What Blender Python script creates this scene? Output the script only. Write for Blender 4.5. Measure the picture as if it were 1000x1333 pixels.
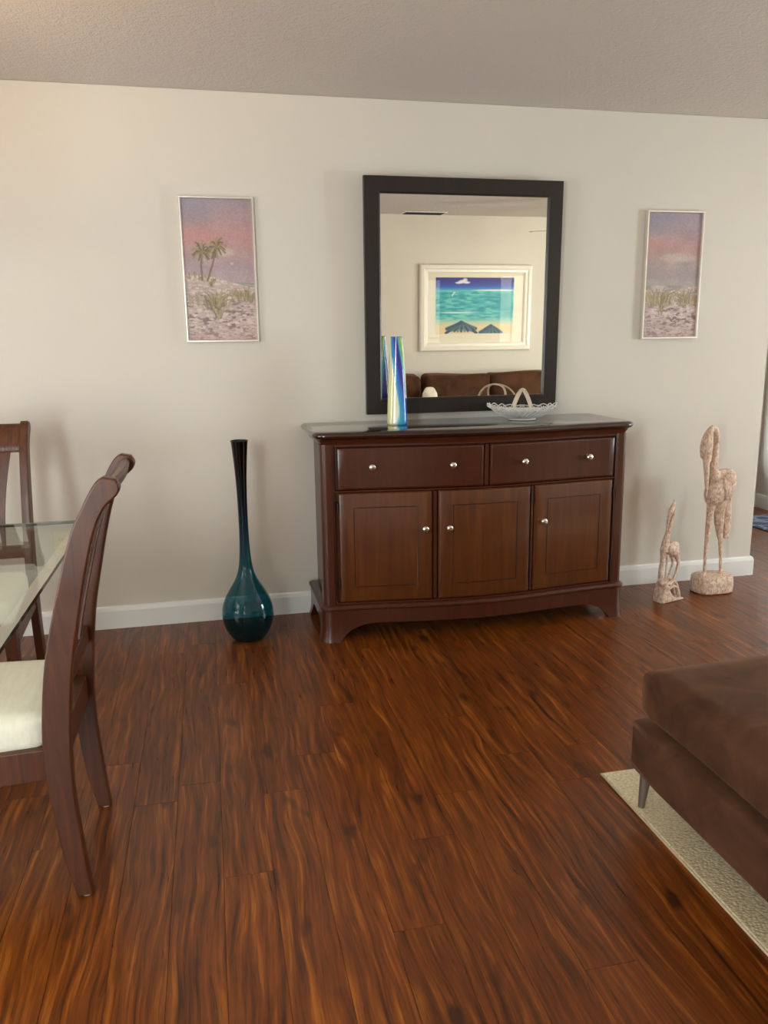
import bpy, bmesh, math, random
import numpy as np
from mathutils import Vector, Matrix

for o in list(bpy.data.objects): bpy.data.objects.remove(o, do_unlink=True)
scene = bpy.context.scene
COL = scene.collection
PI = math.pi
random.seed(7); RNG = np.random.default_rng(11)

# ------------------------------------------------------------------ camera
CAM_Y, CAM_Z = -3.874, 1.3406
def set_camera():
    f, pitch, yaw, roll = 1033.5, .20966, .21397, -.01404      # f in pixels of the 1000 x 1333 frame
    F = Vector((math.sin(yaw)*math.cos(pitch), math.cos(yaw)*math.cos(pitch), -math.sin(pitch)))
    R = Vector((math.cos(yaw), -math.sin(yaw), 0)); U = R.cross(F)
    c, s = math.cos(roll), math.sin(roll)
    R2 = c*R + s*U; U2 = -s*R + c*U
    cd = bpy.data.cameras.new('camera'); cam = bpy.data.objects.new('camera', cd); COL.objects.link(cam)
    cd.sensor_fit = 'VERTICAL'; cd.sensor_height = 36; cd.lens = f/1333*36; cd.clip_start = .05
    m = Matrix((R2, U2, -F)).transposed().to_4x4(); m.translation = (0, CAM_Y, CAM_Z)
    cam.matrix_world = m; scene.camera = cam
set_camera()

# ------------------------------------------------------------------ light and exposure
scene.view_settings.view_transform = 'Standard'; scene.view_settings.look = 'None'
scene.view_settings.gamma = 1; scene.view_settings.use_curve_mapping = False
scene.view_settings.exposure = -0.36
w = bpy.data.worlds.new('world'); scene.world = w; w.use_nodes = True
w.node_tree.nodes['Background'].inputs[0].default_value = (.75, .87, 1, 1)
w.node_tree.nodes['Background'].inputs[1].default_value = .6

# room extents
XL, XR, YB, H = -2.7, 5.2, -4.37, 2.44
X_END = 3.0                     # free end of the front wall (y = 0)
HALL_X, HALL_Y = 4.3, 1.66      # hallway right wall and far wall
# daylight windows, two of them added for their light: name -> (plane, centre, width, height, watts, colour)
def area(name, loc, direction, sx, sy, watts, color):
    l = bpy.data.lights.new(name, 'AREA'); l.shape = 'RECTANGLE'; l.size = sx; l.size_y = sy
    l.energy = watts; l.color = color
    o = bpy.data.objects.new(name, l); COL.objects.link(o); o.location = loc
    o.rotation_euler = Vector(direction).to_track_quat('-Z', 'Z').to_euler()
    return o
WIN_A = (-1.52, -.98, .35, 2.15)     # back wall: x0 x1 z0 z1
WIN_B = (-2.45, -1.55, .35, 2.1)      # right wall: y0 y1 z0 z1
WIN_C = (3.70, 4.20, .35, 2.1)        # hallway far wall: x0 x1 z0 z1
ADDED_WIN_E = (-3.40, -1.90, .06, 2.05)     # left wall, made-up glazed door for low fill: y0 y1 z0 z1
ADDED_WIN_D = (4.64, 5.12, .45, 2.1)        # front wall right of hallway, added to light back wall: x0 x1 z0 z1
area('window_daylight_back', ((WIN_A[0]+WIN_A[1])/2, YB-.10, (WIN_A[2]+WIN_A[3])/2), (0, 1, 0), WIN_A[1]-WIN_A[0], WIN_A[3]-WIN_A[2], 125, (.90, .96, 1))
area('window_daylight_right', (XR+.10, (WIN_B[0]+WIN_B[1])/2, (WIN_B[2]+WIN_B[3])/2), (-1, 0, 0), WIN_B[1]-WIN_B[0], WIN_B[3]-WIN_B[2], 225, (.82, .93, 1))
area('window_daylight_hall', ((WIN_C[0]+WIN_C[1])/2, HALL_Y+.10, (WIN_C[2]+WIN_C[3])/2), (0, -1, 0), WIN_C[1]-WIN_C[0], WIN_C[3]-WIN_C[2], 28, (.88, .95, 1))
area('added_fill_front', ((ADDED_WIN_D[0]+ADDED_WIN_D[1])/2, .10, (ADDED_WIN_D[2]+ADDED_WIN_D[3])/2), (0, -1, 0), ADDED_WIN_D[1]-ADDED_WIN_D[0], ADDED_WIN_D[3]-ADDED_WIN_D[2], 190, (1, .93, .82))
area('added_fill_left', (XL-.10, (ADDED_WIN_E[0]+ADDED_WIN_E[1])/2, (ADDED_WIN_E[2]+ADDED_WIN_E[3])/2), (1, 0, 0), ADDED_WIN_E[1]-ADDED_WIN_E[0], ADDED_WIN_E[3]-ADDED_WIN_E[2], 112, (1, .95, .90))

# ------------------------------------------------------------------ material helpers
def lin(c):
    return tuple((x/12.92 if x <= .04045 else ((x+.055)/1.055)**2.4) for x in (v/255 for v in c))
def C4(c): return (*lin(c), 1)
class NT:
    def __init__(s, name):
        s.m = bpy.data.materials.new(name); s.m.use_nodes = True; s.t = s.m.node_tree
        s.b = s.t.nodes['Principled BSDF']; s.out = s.t.nodes['Material Output']
    def n(s, kind, **kw):
        nd = s.t.nodes.new('ShaderNode'+kind)
        for k, v in kw.items():
            if k[0] == 'i' and k[1:].isdigit(): nd.inputs[int(k[1:])].default_value = v
            elif hasattr(nd, k): setattr(nd, k, v)
            else: nd.inputs[k].default_value = v
        return nd
    def l(s, a, b): s.t.links.new(a, b); return s
    def set(s, **kw):
        for k, v in kw.items(): s.b.inputs[k.replace('_', ' ')].default_value = v
        return s
    def coords(s, scale=(1, 1, 1), which='Object'):
        tc = s.n('TexCoord'); mp = s.n('Mapping'); mp.inputs['Scale'].default_value = scale
        s.l(tc.outputs[which], mp.inputs[0]); return mp.outputs[0]
    def noise(s, vec, scale, detail=3, rough=.5, dist=0):
        nd = s.n('TexNoise', Scale=scale, Detail=detail, Roughness=rough, Distortion=dist); s.l(vec, nd.inputs['Vector']); return nd.outputs[0]
    def ramp(s, fac, stops):
        nd = s.n('ValToRGB'); e = nd.color_ramp.elements
        while len(e) < len(stops): e.new(.5)
        for el, (p, c) in zip(e, stops): el.position = p; el.color = c
        s.l(fac, nd.inputs[0]); return nd.outputs[0]
    def mix(s, fac, a, b, mode='MIX'):
        nd = s.n('Mix', data_type='RGBA', blend_type=mode)
        for sock, v in ((nd.inputs[0], fac), (nd.inputs[6], a), (nd.inputs[7], b)):
            if hasattr(v, 'links'): s.l(v, sock)
            else: sock.default_value = v
        return nd.outputs[2]
    def math(s, op, a, b=0.):
        nd = s.n('Math', operation=op)
        for sock, v in ((nd.inputs[0], a), (nd.inputs[1], b)):
            if hasattr(v, 'links'): s.l(v, sock)
            else: sock.default_value = v
        return nd.outputs[0]
    def bump(s, h, strength=.3, dist=.01):
        nd = s.n('Bump', Strength=strength, Distance=dist); s.l(h, nd.inputs['Height']); s.l(nd.outputs[0], s.b.inputs['Normal']); return s
    def color(s, c): s.l(c, s.b.inputs['Base Color']); return s

def plain(name, c, rough=.5, metal=0, **kw):
    t = NT(name); t.set(Base_Color=C4(c), Roughness=rough, Metallic=metal, **kw); return t.m
def painted(name, c, rough, scale, strength, dist=.004, scale2=None):
    t = NT(name); v = t.coords(); h = t.noise(v, scale, 4, .6)
    if scale2: h = t.math('ADD', h, t.noise(v, scale2, 2))
    a = t.noise(v, 1.3, 2); d = tuple(x*.97 for x in c)
    t.color(t.mix(a, C4(c), C4(d))); t.set(Roughness=rough); t.bump(h, strength, dist); return t.m

def wood(name, dark, mid, light, rough, axis='z', gscale=1., coat=.25, blotch=.5):
    t = NT(name); s = {'x': (2.2, 30, 30), 'y': (30, 2.2, 30), 'z': (30, 30, 2.2)}[axis]
    s = tuple(k*gscale for k in s)
    v = t.coords(s); oi = t.n('ObjectInfo')
    off = t.n('VectorMath', operation='ADD'); t.l(v, off.inputs[0])
    mul = t.math('MULTIPLY', oi.outputs['Random'], 40.); t.l(mul, off.inputs[1])
    g = t.noise(off.outputs[0], 1.0, 5, .62, 1.2)
    big = t.noise(t.coords((5, 5, 4)), 1.0, 2)
    c = t.ramp(g, [(.28, C4(dark)), (.52, C4(mid)), (.75, C4(light))])
    c2 = t.mix(t.math('MULTIPLY', big, blotch), c, C4(dark))
    t.color(c2); t.set(Roughness=rough, Coat_Weight=coat, Coat_Roughness=.12); t.bump(g, .06, .002); return t.m

M = {}
M['wall'] = painted('wall_paint', (222, 215, 204), .75, 90, .10, .003, 300)
M['ceiling'] = painted('ceiling_texture_paint', (216, 208, 203), .85, 120, .8, .008, 45)
M['trim'] = plain('white_trim_paint', (240, 240, 238), .35)
M['sideboard'] = wood('sideboard_mahogany', (60, 25, 12), (72, 31, 14), (82, 37, 17), .30, 'z', 1., .2, .30)
M['door_panel'] = wood('door_veneer', (72, 34, 10), (90, 46, 15), (108, 58, 20), .32, 'z', .7, .2, .45)
M['sideboard_top'] = wood('sideboard_top_mahogany', (30, 13, 9), (50, 23, 15), (64, 32, 20), .16, 'x', 1., .8, .4)
M['inlay'] = plain('dark_inlay', (38, 14, 6), .4)
M['chair_wood'] = wood('chair_cherry_wood', (56, 23, 7), (78, 36, 11), (102, 53, 19), .40, 'z', 1., .06, .3)
M['mirror_frame'] = wood('espresso_frame', (22, 14, 11), (29, 19, 15), (36, 25, 19), .42, 'z', 1., .1, .2)
M['chrome'] = plain('chrome', (235, 232, 226), .10, 1)
M['silver'] = plain('silver_frame', (240, 237, 230), .32, 1)
M['mirror_glass'] = plain('mirror_silvering', (243, 240, 232), .0, 1)
M['white_frame'] = plain('white_gloss_frame', (244, 238, 226), .3)
M['mat_board'] = plain('cream_mat_board', (243, 234, 214), .8)
M['dark'] = plain('vent_dark', (30, 26, 22), .7)
M['rubber'] = plain('foot_glide', (170, 160, 150), .6)
M['ivory'] = plain('ivory_plastic', (226, 214, 180), .4)
M['leg_metal'] = plain('brushed_leg_metal', (140, 128, 118), .35, .7)
M['ceramic'] = plain('white_ceramic', (226, 224, 220), .25)
M['ceramic_handle'] = plain('cream_ceramic', (226, 212, 190), .3)
M['fan_blade'] = plain('fan_blade_white', (228, 222, 210), .5)

def m_floor():
    t = NT('acacia_plank'); tc = t.n('TexCoord'); oi = t.n('ObjectInfo'); ge = t.n('NewGeometry')
    r = t.math('ADD', oi.outputs['Random'], ge.outputs['Random Per Island'])
    cmb = t.n('CombineXYZ'); t.l(t.math('MULTIPLY', r, 31.7), cmb.inputs[0]); t.l(t.math('MULTIPLY', r, 57.3), cmb.inputs[1]); t.l(t.math('MULTIPLY', r, 11.), cmb.inputs[2])
    ad = t.n('VectorMath', operation='ADD'); t.l(tc.outputs['Object'], ad.inputs[0]); t.l(cmb.outputs[0], ad.inputs[1])
    # domain warp: grain wanders sideways and swirls round knots
    mp = t.n('Mapping'); mp.inputs['Scale'].default_value = (6, 1.9, 1); t.l(ad.outputs[0], mp.inputs[0])
    wn = t.n('TexNoise', Scale=1., Detail=2., Roughness=.5); t.l(mp.outputs[0], wn.inputs['Vector'])
    wv = t.n('VectorMath', operation='SCALE'); t.l(wn.outputs['Color'], wv.inputs[0]); wv.inputs['Scale'].default_value = .085
    a2 = t.n('VectorMath', operation='ADD'); t.l(ad.outputs[0], a2.inputs[0]); t.l(wv.outputs[0], a2.inputs[1])
    m2 = t.n('Mapping'); m2.inputs['Scale'].default_value = (62, 2.9, 1); t.l(a2.outputs[0], m2.inputs[0])
    g = t.noise(m2.outputs[0], 1., 4, .62)
    m3 = t.n('Mapping'); m3.inputs['Scale'].default_value = (150, 5, 1); t.l(a2.outputs[0], m3.inputs[0])
    fine = t.noise(m3.outputs[0], 1., 3, .6)
    m4 = t.n('Mapping'); m4.inputs['Scale'].default_value = (17, 6.5, 1); t.l(ad.outputs[0], m4.inputs[0])
    knot = t.noise(m4.outputs[0], 1., 1, .4)
    c = t.ramp(g, [(.28, C4((50, 22, 5))), (.42, C4((100, 49, 11))), (.55, C4((122, 62, 15))), (.72, C4((166, 97, 30)))])
    c = t.mix(t.ramp(fine, [(.36, (.45, .45, .45, 1)), (.6, (0, 0, 0, 1))]), c, C4((58, 24, 10)))
    c = t.mix(t.ramp(knot, [(.66, (0, 0, 0, 1)), (.78, (.8, .8, .8, 1))]), c, C4((46, 21, 9)))
    hsv = t.n('HueSaturation'); t.l(c, hsv.inputs['Color']); t.l(t.math('ADD', t.math('MULTIPLY', t.math('FRACT', t.math('MULTIPLY', r, 7.31)), .22), .90), hsv.inputs['Value'])
    t.color(hsv.outputs[0])
    t.l(t.math('ADD', t.math('MULTIPLY', fine, .14), .23), t.b.inputs['Roughness'])
    t.set(Specular_IOR_Level=.42); t.bump(t.math('ADD', g, fine), .10, .0015)
    return t.m
M['floor'] = m_floor()
M['subfloor'] = plain('dark_seam', (58, 26, 12), .9)

def m_suede(name, c, c2):
    t = NT(name); v = t.coords(); n1 = t.noise(v, 7, 4, .6, .6); n2 = t.noise(v, 600, 2)
    t.color(t.mix(t.ramp(n1, [(.35, (0, 0, 0, 1)), (.7, (1, 1, 1, 1))]), C4(c), C4(c2)))
    t.set(Roughness=.85, Sheen_Weight=.25, Sheen_Roughness=.45); t.b.inputs['Sheen Tint'].default_value = C4((190, 140, 110)); t.b.inputs['Specular IOR Level'].default_value = .15
    t.bump(t.math('ADD', t.math('MULTIPLY', n2, .3), n1), .15, .004); return t.m
M['suede'] = m_suede('brown_suede', (60, 38, 25), (88, 57, 39))
def m_fabric(name, c, c2, s=260, st=.4):
    t = NT(name); v = t.coords((s, s, s)); n = t.n('TexBrick', Scale=.25); t.l(v, n.inputs[0])
    n1 = t.noise(t.coords(), 60, 4); n2 = t.noise(t.coords((90, 14, 30)), 1., 3)
    t.color(t.mix(n2, C4(c), C4(c2))); t.set(Roughness=.9); t.b.inputs['Specular IOR Level'].default_value = .2
    t.bump(t.math('ADD', n.outputs['Fac'], n1), st, .002); return t.m
M['cream_fabric'] = m_fabric('cream_seat_fabric', (244, 238, 222), (226, 218, 198))
def m_rug():
    t = NT('woven_wool'); vo = t.n('TexVoronoi', Scale=1.); mp = t.coords((110, 150, 50)); t.l(mp, vo.inputs['Vector'])
    n = t.noise(t.coords(), 25, 3); d = vo.outputs['Distance']
    t.color(t.mix(t.math('MULTIPLY', d, .9), C4((228, 214, 182)), C4((176, 158, 122))))
    t.set(Roughness=.95); t.bump(t.math('SUBTRACT', n, d), .5, .005); return t.m
M['rug'] = m_rug()
M['rug_edge'] = plain('rug_binding', (206, 190, 156), .9)
def m_blue_rug():
    t = NT('blue_pattern_rug'); v = t.coords((9, 9, 1)); vo = t.n('TexVoronoi', Scale=1., feature='DISTANCE_TO_EDGE'); t.l(v, vo.inputs['Vector'])
    wv = t.n('TexWave', Scale=1.6, Distortion=3.); t.l(v, wv.inputs['Vector'])
    f = t.math('MULTIPLY', t.ramp(vo.outputs[0], [(.05, (1, 1, 1, 1)), (.10, (0, 0, 0, 1))]), 1.)
    c = t.mix(t.ramp(wv.outputs['Fac'], [(.62, (0, 0, 0, 1)), (.7, (1, 1, 1, 1))]), C4((34, 48, 80)), C4((92, 104, 128)))
    t.color(t.mix(f, c, C4((130, 136, 148)))); t.set(Roughness=.95); t.bump(t.noise(t.coords(), 400, 2), .5, .003); return t.m
M['blue_rug'] = m_blue_rug()

def m_thin_glass(name, tint, ior=1.5, rough=0., grad=None):
    """clear or tinted thin pane: straight-through transmission with Fresnel gloss"""
    t = NT(name); tr = t.n('BsdfTransparent'); gl = t.n('BsdfGlossy', Roughness=rough); fr = t.n('Fresnel', IOR=ior); mx = t.n('MixShader')
    tr.inputs[0].default_value = (*tint, 1)
    if grad:
        sp = t.n('SeparateXYZ'); tc = t.n('TexCoord'); t.l(tc.outputs['Object'], sp.inputs[0])
        t.l(t.ramp(sp.outputs[2], grad), tr.inputs[0])
    ge = t.n('NewGeometry'); t.l(t.math('ADD', ior, t.math('MULTIPLY', ge.outputs['Backfacing'], 1/ior-ior)), fr.inputs['IOR'])
    t.l(fr.outputs[0], mx.inputs[0]); t.l(tr.outputs[0], mx.inputs[1]); t.l(gl.outputs[0], mx.inputs[2])
    t.l(mx.outputs[0], t.out.inputs[0]); return t.m
M['pane'] = m_thin_glass('window_glass', (.96, .98, .97), 1.45)
M['picture_glass'] = m_thin_glass('picture_glass', (.97, .97, .97), 1.4)
M['table_glass'] = m_thin_glass('table_glass', (.94, .985, .955), 1.5)
def m_bevel():  # cream diffuse mix paints a reflected light band onto the clear bevel
    t = NT('bevel_painted_reflection'); tr = t.n('BsdfTransparent'); df = t.n('BsdfPrincipled', Roughness=.12); df.inputs['Base Color'].default_value = C4((226, 222, 200)); mx = t.n('MixShader', i0=.42)
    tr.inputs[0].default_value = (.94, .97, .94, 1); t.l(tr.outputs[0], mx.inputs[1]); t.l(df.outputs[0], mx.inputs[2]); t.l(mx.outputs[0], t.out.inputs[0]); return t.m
M['table_glass_edge'] = plain('glass_edge_green', (30, 44, 36), .08)
M['vase_glass'] = m_thin_glass('teal_glass', (.1, .4, .5), 1.5, .02, [(.02, (.10, .36, .42, 1)), (.30, (.13, .46, .55, 1)), (.42, (.06, .30, .40, 1)), (.62, (.02, .11, .16, 1)), (.86, (.007, .025, .035, 1))])
M['vase_base'] = plain('teal_glass_foot', (6, 26, 32), .1)
def m_carved():
    t = NT('whitewashed_carved_wood'); v = t.coords((150, 150, 45)); n = t.noise(v, 1., 4, .65); n2 = t.noise(t.coords(), 60, 3)
    vo = t.n('TexVoronoi', Scale=75.); t.l(t.coords((1, 1, .8)), vo.inputs['Vector'])
    c = t.ramp(n, [(.30, C4((160, 116, 90))), (.5, C4((206, 170, 146))), (.68, C4((236, 216, 200)))])
    t.color(t.mix(t.ramp(n2, [(.45, (0, 0, 0, 1)), (.65, (.6, .6, .6, 1))]), c, C4((240, 226, 212))))
    t.set(Roughness=.6); t.bump(t.math('ADD', vo.outputs['Distance'], n), .5, .004); return t.m
M['carved'] = m_carved()
def m_attr(name, rough, coat=0., bump=0.):
    t = NT(name); a = t.n('VertexColor'); a.layer_name = 'paint'; t.color(a.outputs[0]); t.set(Roughness=rough, Coat_Weight=coat)
    if bump: t.bump(t.noise(t.coords((40, 40, 200)), 1., 3), bump, .002)
    return t.m
M['canvas'] = m_attr('painted_canvas', .6, 0., .15)
M['print'] = m_attr('printed_paper', .5)
M['swirl'] = m_attr('swirled_glaze', .12, .6)

# ------------------------------------------------------------------ object helpers
def link(name, me, mat=None, parent=None, loc=None, rz=None):
    o = bpy.data.objects.new(name, me); COL.objects.link(o)
    if mat is not None and me is not None and not me.materials: me.materials.append(M[mat] if isinstance(mat, str) else mat)
    if parent is not None: o.parent = parent
    if loc is not None: o.location = loc
    if rz is not None: o.rotation_euler = (0, 0, rz)
    return o
def tag(o, label=None, cat=None, group=None, kind=None):
    for k, v in (('label', label), ('category', cat), ('group', group), ('kind', kind)):
        if v: o[k] = v
    return o
def thing(name, label, cat, loc=(0, 0, 0), rz=0, group=None):
    return tag(link(name, None, None, None, loc, rz), label, cat, group)
def to_mesh(name, V, Fc, smooth=False, angle=40):
    bm = bmesh.new(); vs = [bm.verts.new(v) for v in V]
    for f in Fc:
        try: bm.faces.new([vs[i] for i in f])
        except ValueError: pass
    return fin(name, bm, smooth, angle)
def fin(name, bm, smooth=False, angle=40, doubles=0):
    if doubles: bmesh.ops.remove_doubles(bm, verts=bm.verts, dist=doubles)
    bmesh.ops.recalc_face_normals(bm, faces=bm.faces)
    if smooth:
        for f in bm.faces: f.smooth = True
        a = math.radians(angle)
        for e in bm.edges:
            if len(e.link_faces) == 2 and e.calc_face_angle(0) > a: e.smooth = False
    me = bpy.data.meshes.new(name); bm.to_mesh(me); bm.free(); return me
def wn(o, on=True):
    if on:
        m = o.modifiers.new('weighted', 'WEIGHTED_NORMAL'); m.keep_sharp = True; m.weight = 90
    return o
def box_bm(x0, x1, y0, y1, z0, z1, bevel=0, seg=2, bm=None):
    b = bmesh.new()
    r = bmesh.ops.create_cube(b, size=1)
    for v in b.verts: v.co = Vector(((x0+x1)/2+v.co.x*(x1-x0), (y0+y1)/2+v.co.y*(y1-y0), (z0+z1)/2+v.co.z*(z1-z0)))
    if bevel: bmesh.ops.bevel(b, geom=b.edges[:], offset=bevel, segments=seg, affect='EDGES', profile=.5)
    if bm is None: return b
    me = bpy.data.meshes.new('tmp'); b.to_mesh(me); b.free(); bm.from_mesh(me); bpy.data.meshes.remove(me); return bm
def box(name, x0, x1, y0, y1, z0, z1, mat, parent=None, bevel=0, seg=2):
    return wn(link(name, fin(name, box_bm(x0, x1, y0, y1, z0, z1, bevel, seg), bool(bevel), 60), mat, parent), bevel)
def prism(name, poly, a0, a1, plane, mat, parent=None, bevel=0, seg=2, smooth=True):
    """extrude a 2-D outline: plane 'xz' along y, 'xy' along z, 'yz' along x"""
    bm = bmesh.new()
    def P(u, v, a): return {'xz': (u, a, v), 'xy': (u, v, a), 'yz': (a, u, v)}[plane]
    A = [bm.verts.new(P(u, v, a0)) for u, v in poly]; B = [bm.verts.new(P(u, v, a1)) for u, v in poly]
    n = len(poly); bm.faces.new(A); bm.faces.new(B[::-1])
    for i in range(n): bm.faces.new((A[i], B[i], B[(i+1) % n], A[(i+1) % n]))
    bmesh.ops.recalc_face_normals(bm, faces=bm.faces)
    if bevel:
        cap = [e for e in bm.edges if any(len(f.verts) > 4 or len(poly) == 4 for f in e.link_faces)]
        bmesh.ops.bevel(bm, geom=cap, offset=bevel, segments=seg, affect='EDGES', profile=.5, clamp_overlap=True)
    return wn(link(name, fin(name, bm, smooth, 60 if bevel else 35), mat, parent), bevel)
def catmull(P, n=8):
    P = [np.array(p, float) for p in P]; Q = [2*P[0]-P[1]] + P + [2*P[-1]-P[-2]]; out = []
    for i in range(1, len(Q)-2):
        a, b, c, d = Q[i-1:i+3]
        for k in range(n):
            t = k/n; out.append(.5*((2*b)+(c-a)*t+(2*a-5*b+4*c-d)*t*t+(3*b-a-3*c+d)*t**3))
    out.append(P[-1]); return out
def tube_geo(path, rad, n=10, sx=1., sy=1., V=None, Fc=None, closed=False, up=(0, 0, 1)):
    """sweep a round / oval section; rad: number or list"""
    V = [] if V is None else V; Fc = [] if Fc is None else Fc; base = len(V)
    P = [Vector(p[:3]) for p in path]; m = len(P)
    R = [rad]*m if isinstance(rad, (int, float)) else list(rad)
    if len(R) != m: R = list(np.interp(np.linspace(0, 1, m), np.linspace(0, 1, len(R)), R))
    T = [((P[(i+1) % m]-P[i-1]) if closed else (P[min(i+1, m-1)]-P[max(i-1, 0)])).normalized() for i in range(m)]
    ref = Vector(up)
    if abs(T[0].dot(ref)) > .9: ref = Vector((1, 0, 0)) if abs(T[0].x) < .9 else Vector((0, 1, 0))
    N = (ref-T[0]*ref.dot(T[0])).normalized()
    for i in range(m):
        N = (N-T[i]*N.dot(T[i])).normalized(); B = T[i].cross(N)
        for k in range(n):
            a = 2*PI*k/n; V.append(tuple(P[i]+N*(math.cos(a)*R[i]*sx)+B*(math.sin(a)*R[i]*sy)))
    for i in range(m if closed else m-1):
        j = (i+1) % m
        for k in range(n):
            l = (k+1) % n; Fc.append((base+i*n+k, base+i*n+l, base+j*n+l, base+j*n+k))
    if not closed:
        Fc.append(tuple(base+k for k in range(n))[::-1]); Fc.append(tuple(base+(m-1)*n+k for k in range(n)))
    return V, Fc
def tube(name, path, rad, mat, parent=None, n=10, **kw):
    V, Fc = tube_geo(path, rad, n, **kw); return link(name, to_mesh(name, V, Fc, True, 60), mat, parent)
def lathe_geo(prof, n=32, cx=0, cy=0, V=None, Fc=None, cap=True):
    V = [] if V is None else V; Fc = [] if Fc is None else Fc; b = len(V)
    for r, z in prof:
        for k in range(n): V.append((cx+r*math.cos(2*PI*k/n), cy+r*math.sin(2*PI*k/n), z))
    for i in range(len(prof)-1):
        for k in range(n):
            l = (k+1) % n; Fc.append((b+i*n+k, b+i*n+l, b+(i+1)*n+l, b+(i+1)*n+k))
    if cap: Fc.append(tuple(b+k for k in range(n))[::-1]); Fc.append(tuple(b+(len(prof)-1)*n+k for k in range(n)))
    return V, Fc
def lathe(name, prof, mat, parent=None, n=32, cap=True, **kw):
    V, Fc = lathe_geo(prof, n, cap=cap, **kw); return link(name, to_mesh(name, V, Fc, True, 50), mat, parent)
def offset_outline(poly, d):
    """offset a closed ccw 2-D outline outwards by d"""
    P = [np.array(q, float) for q in poly]; n = len(P); out = []
    for i in range(n):
        e1 = P[i]-P[i-1]; e2 = P[(i+1) % n]-P[i]
        n1 = np.array((e1[1], -e1[0]))/max(np.linalg.norm(e1), 1e-9); n2 = np.array((e2[1], -e2[0]))/max(np.linalg.norm(e2), 1e-9)
        b = n1+n2; k = max(np.dot(b, b)/2, .35); out.append(tuple(P[i]+b/k*d))
    return out
def layered(name, poly, layers, mat, parent=None):
    """stack of offset outlines: layers = [(z, offset), ...]"""
    bm = bmesh.new(); L = []
    for z, d in layers: L.append([bm.verts.new((x, y, z)) for x, y in offset_outline(poly, d)])
    n = len(poly); bm.faces.new(L[0][::-1]); bm.faces.new(L[-1])
    for a, b in zip(L, L[1:]):
        for i in range(n): bm.faces.new((a[i], a[(i+1) % n], b[(i+1) % n], b[i]))
    return link(name, fin(name, bm, True, 40), mat, parent)
def cushion(name, x0, x1, y0, y1, z0, z1, r, crown, mat, parent=None, cuts=14, wob=.0, seed=0):
    """rounded, slightly inflated upholstery block; crown = bulge per axis"""
    bm = bmesh.new(); bmesh.ops.create_cube(bm, size=2); bmesh.ops.subdivide_edges(bm, edges=bm.edges[:], cuts=cuts, use_grid_fill=True)
    h = np.array(((x1-x0)/2, (y1-y0)/2, (z1-z0)/2)); c = np.array(((x0+x1)/2, (y0+y1)/2, (z0+z1)/2)); rs = np.random.default_rng(seed); ph = rs.uniform(0, 6, 6)
    for v in bm.verts:
        u = np.array(v.co); s = np.sign(u)*np.abs(u)**.8; q = s*h; inner = np.clip(q, -(h-r), h-r); d = q-inner; ln = np.linalg.norm(d)
        if ln > 1e-9: q = inner+d/ln*r if ln > r or np.sum(np.abs(d) > 1e-9) > 1 else q
        for a in range(3):
            o = [k for k in range(3) if k != a]
            if abs(u[a]) > .999: q[a] += np.sign(u[a])*crown[a]*(1-u[o[0]]**2)*(1-u[o[1]]**2)
        if wob:
            q += wob*np.array([math.sin(9*q[1]+11*q[2]+ph[0]), math.sin(8*q[0]+9*q[2]+ph[1]), math.sin(7*q[0]+10*q[1]+ph[2])])
        v.co = Vector(c+q)
    return link(name, fin(name, bm, True, 80), mat, parent)
def copy_tree(o, parent=None):
    c = o.copy(); COL.objects.link(c)
    if parent is not None: c.parent = parent
    for ch in list(o.children): copy_tree(ch, c)
    return c
def struct(o): return tag(o, kind='structure')

# ------------------------------------------------------------------ the room
def wall_with_hole(name, axis, pos, thick, a0, a1, hole):
    """wall slab on plane axis=pos (thickness outwards) with one rectangular hole (a0,a1,z0,z1)"""
    bm = bmesh.new(); h0, h1, z0, z1 = hole
    for (p, q, r, s) in ((a0, h0, 0, H), (h1, a1, 0, H), (h0, h1, 0, z0), (h0, h1, z1, H)):
        lo, hi = sorted((pos, pos+thick))
        if axis == 'y': box_bm(p, q, lo, hi, r, s, bm=bm)
        else: box_bm(lo, hi, p, q, r, s, bm=bm)
    return struct(link(name, fin(name, bm, doubles=1e-5), 'wall'))
struct(box('wall_front', XL-.12, X_END, 0, .12, 0, H, 'wall', bevel=.004))
wall_with_hole('wall_left', 'x', XL, -.12, YB-.12, 0, ADDED_WIN_E)
wall_with_hole('wall_back', 'y', YB, -.12, XL-.12, XR+.12, WIN_A)
wall_with_hole('wall_right', 'x', XR, .12, YB, 0, WIN_B)
wall_with_hole('wall_front_right', 'y', 0, .12, HALL_X, XR+.12, ADDED_WIN_D)
struct(box('wall_hall_right', HALL_X, HALL_X+.12, .12, HALL_Y+.12, 0, H, 'wall'))
wall_with_hole('wall_hall_far', 'y', HALL_Y, .12, 1.4, HALL_X, WIN_C)
struct(box('wall_hall_left', 1.4, 1.52, .12, HALL_Y, 0, H, 'wall'))
struct(box('ceiling', XL-.12, XR+.12, YB-.12, HALL_Y+.12, H, H+.1, 'ceiling'))
floor = struct(box('floor', XL-.12, XR+.12, YB-.12, HALL_Y+.12, -.05, -.0025, 'subfloor'))
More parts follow.
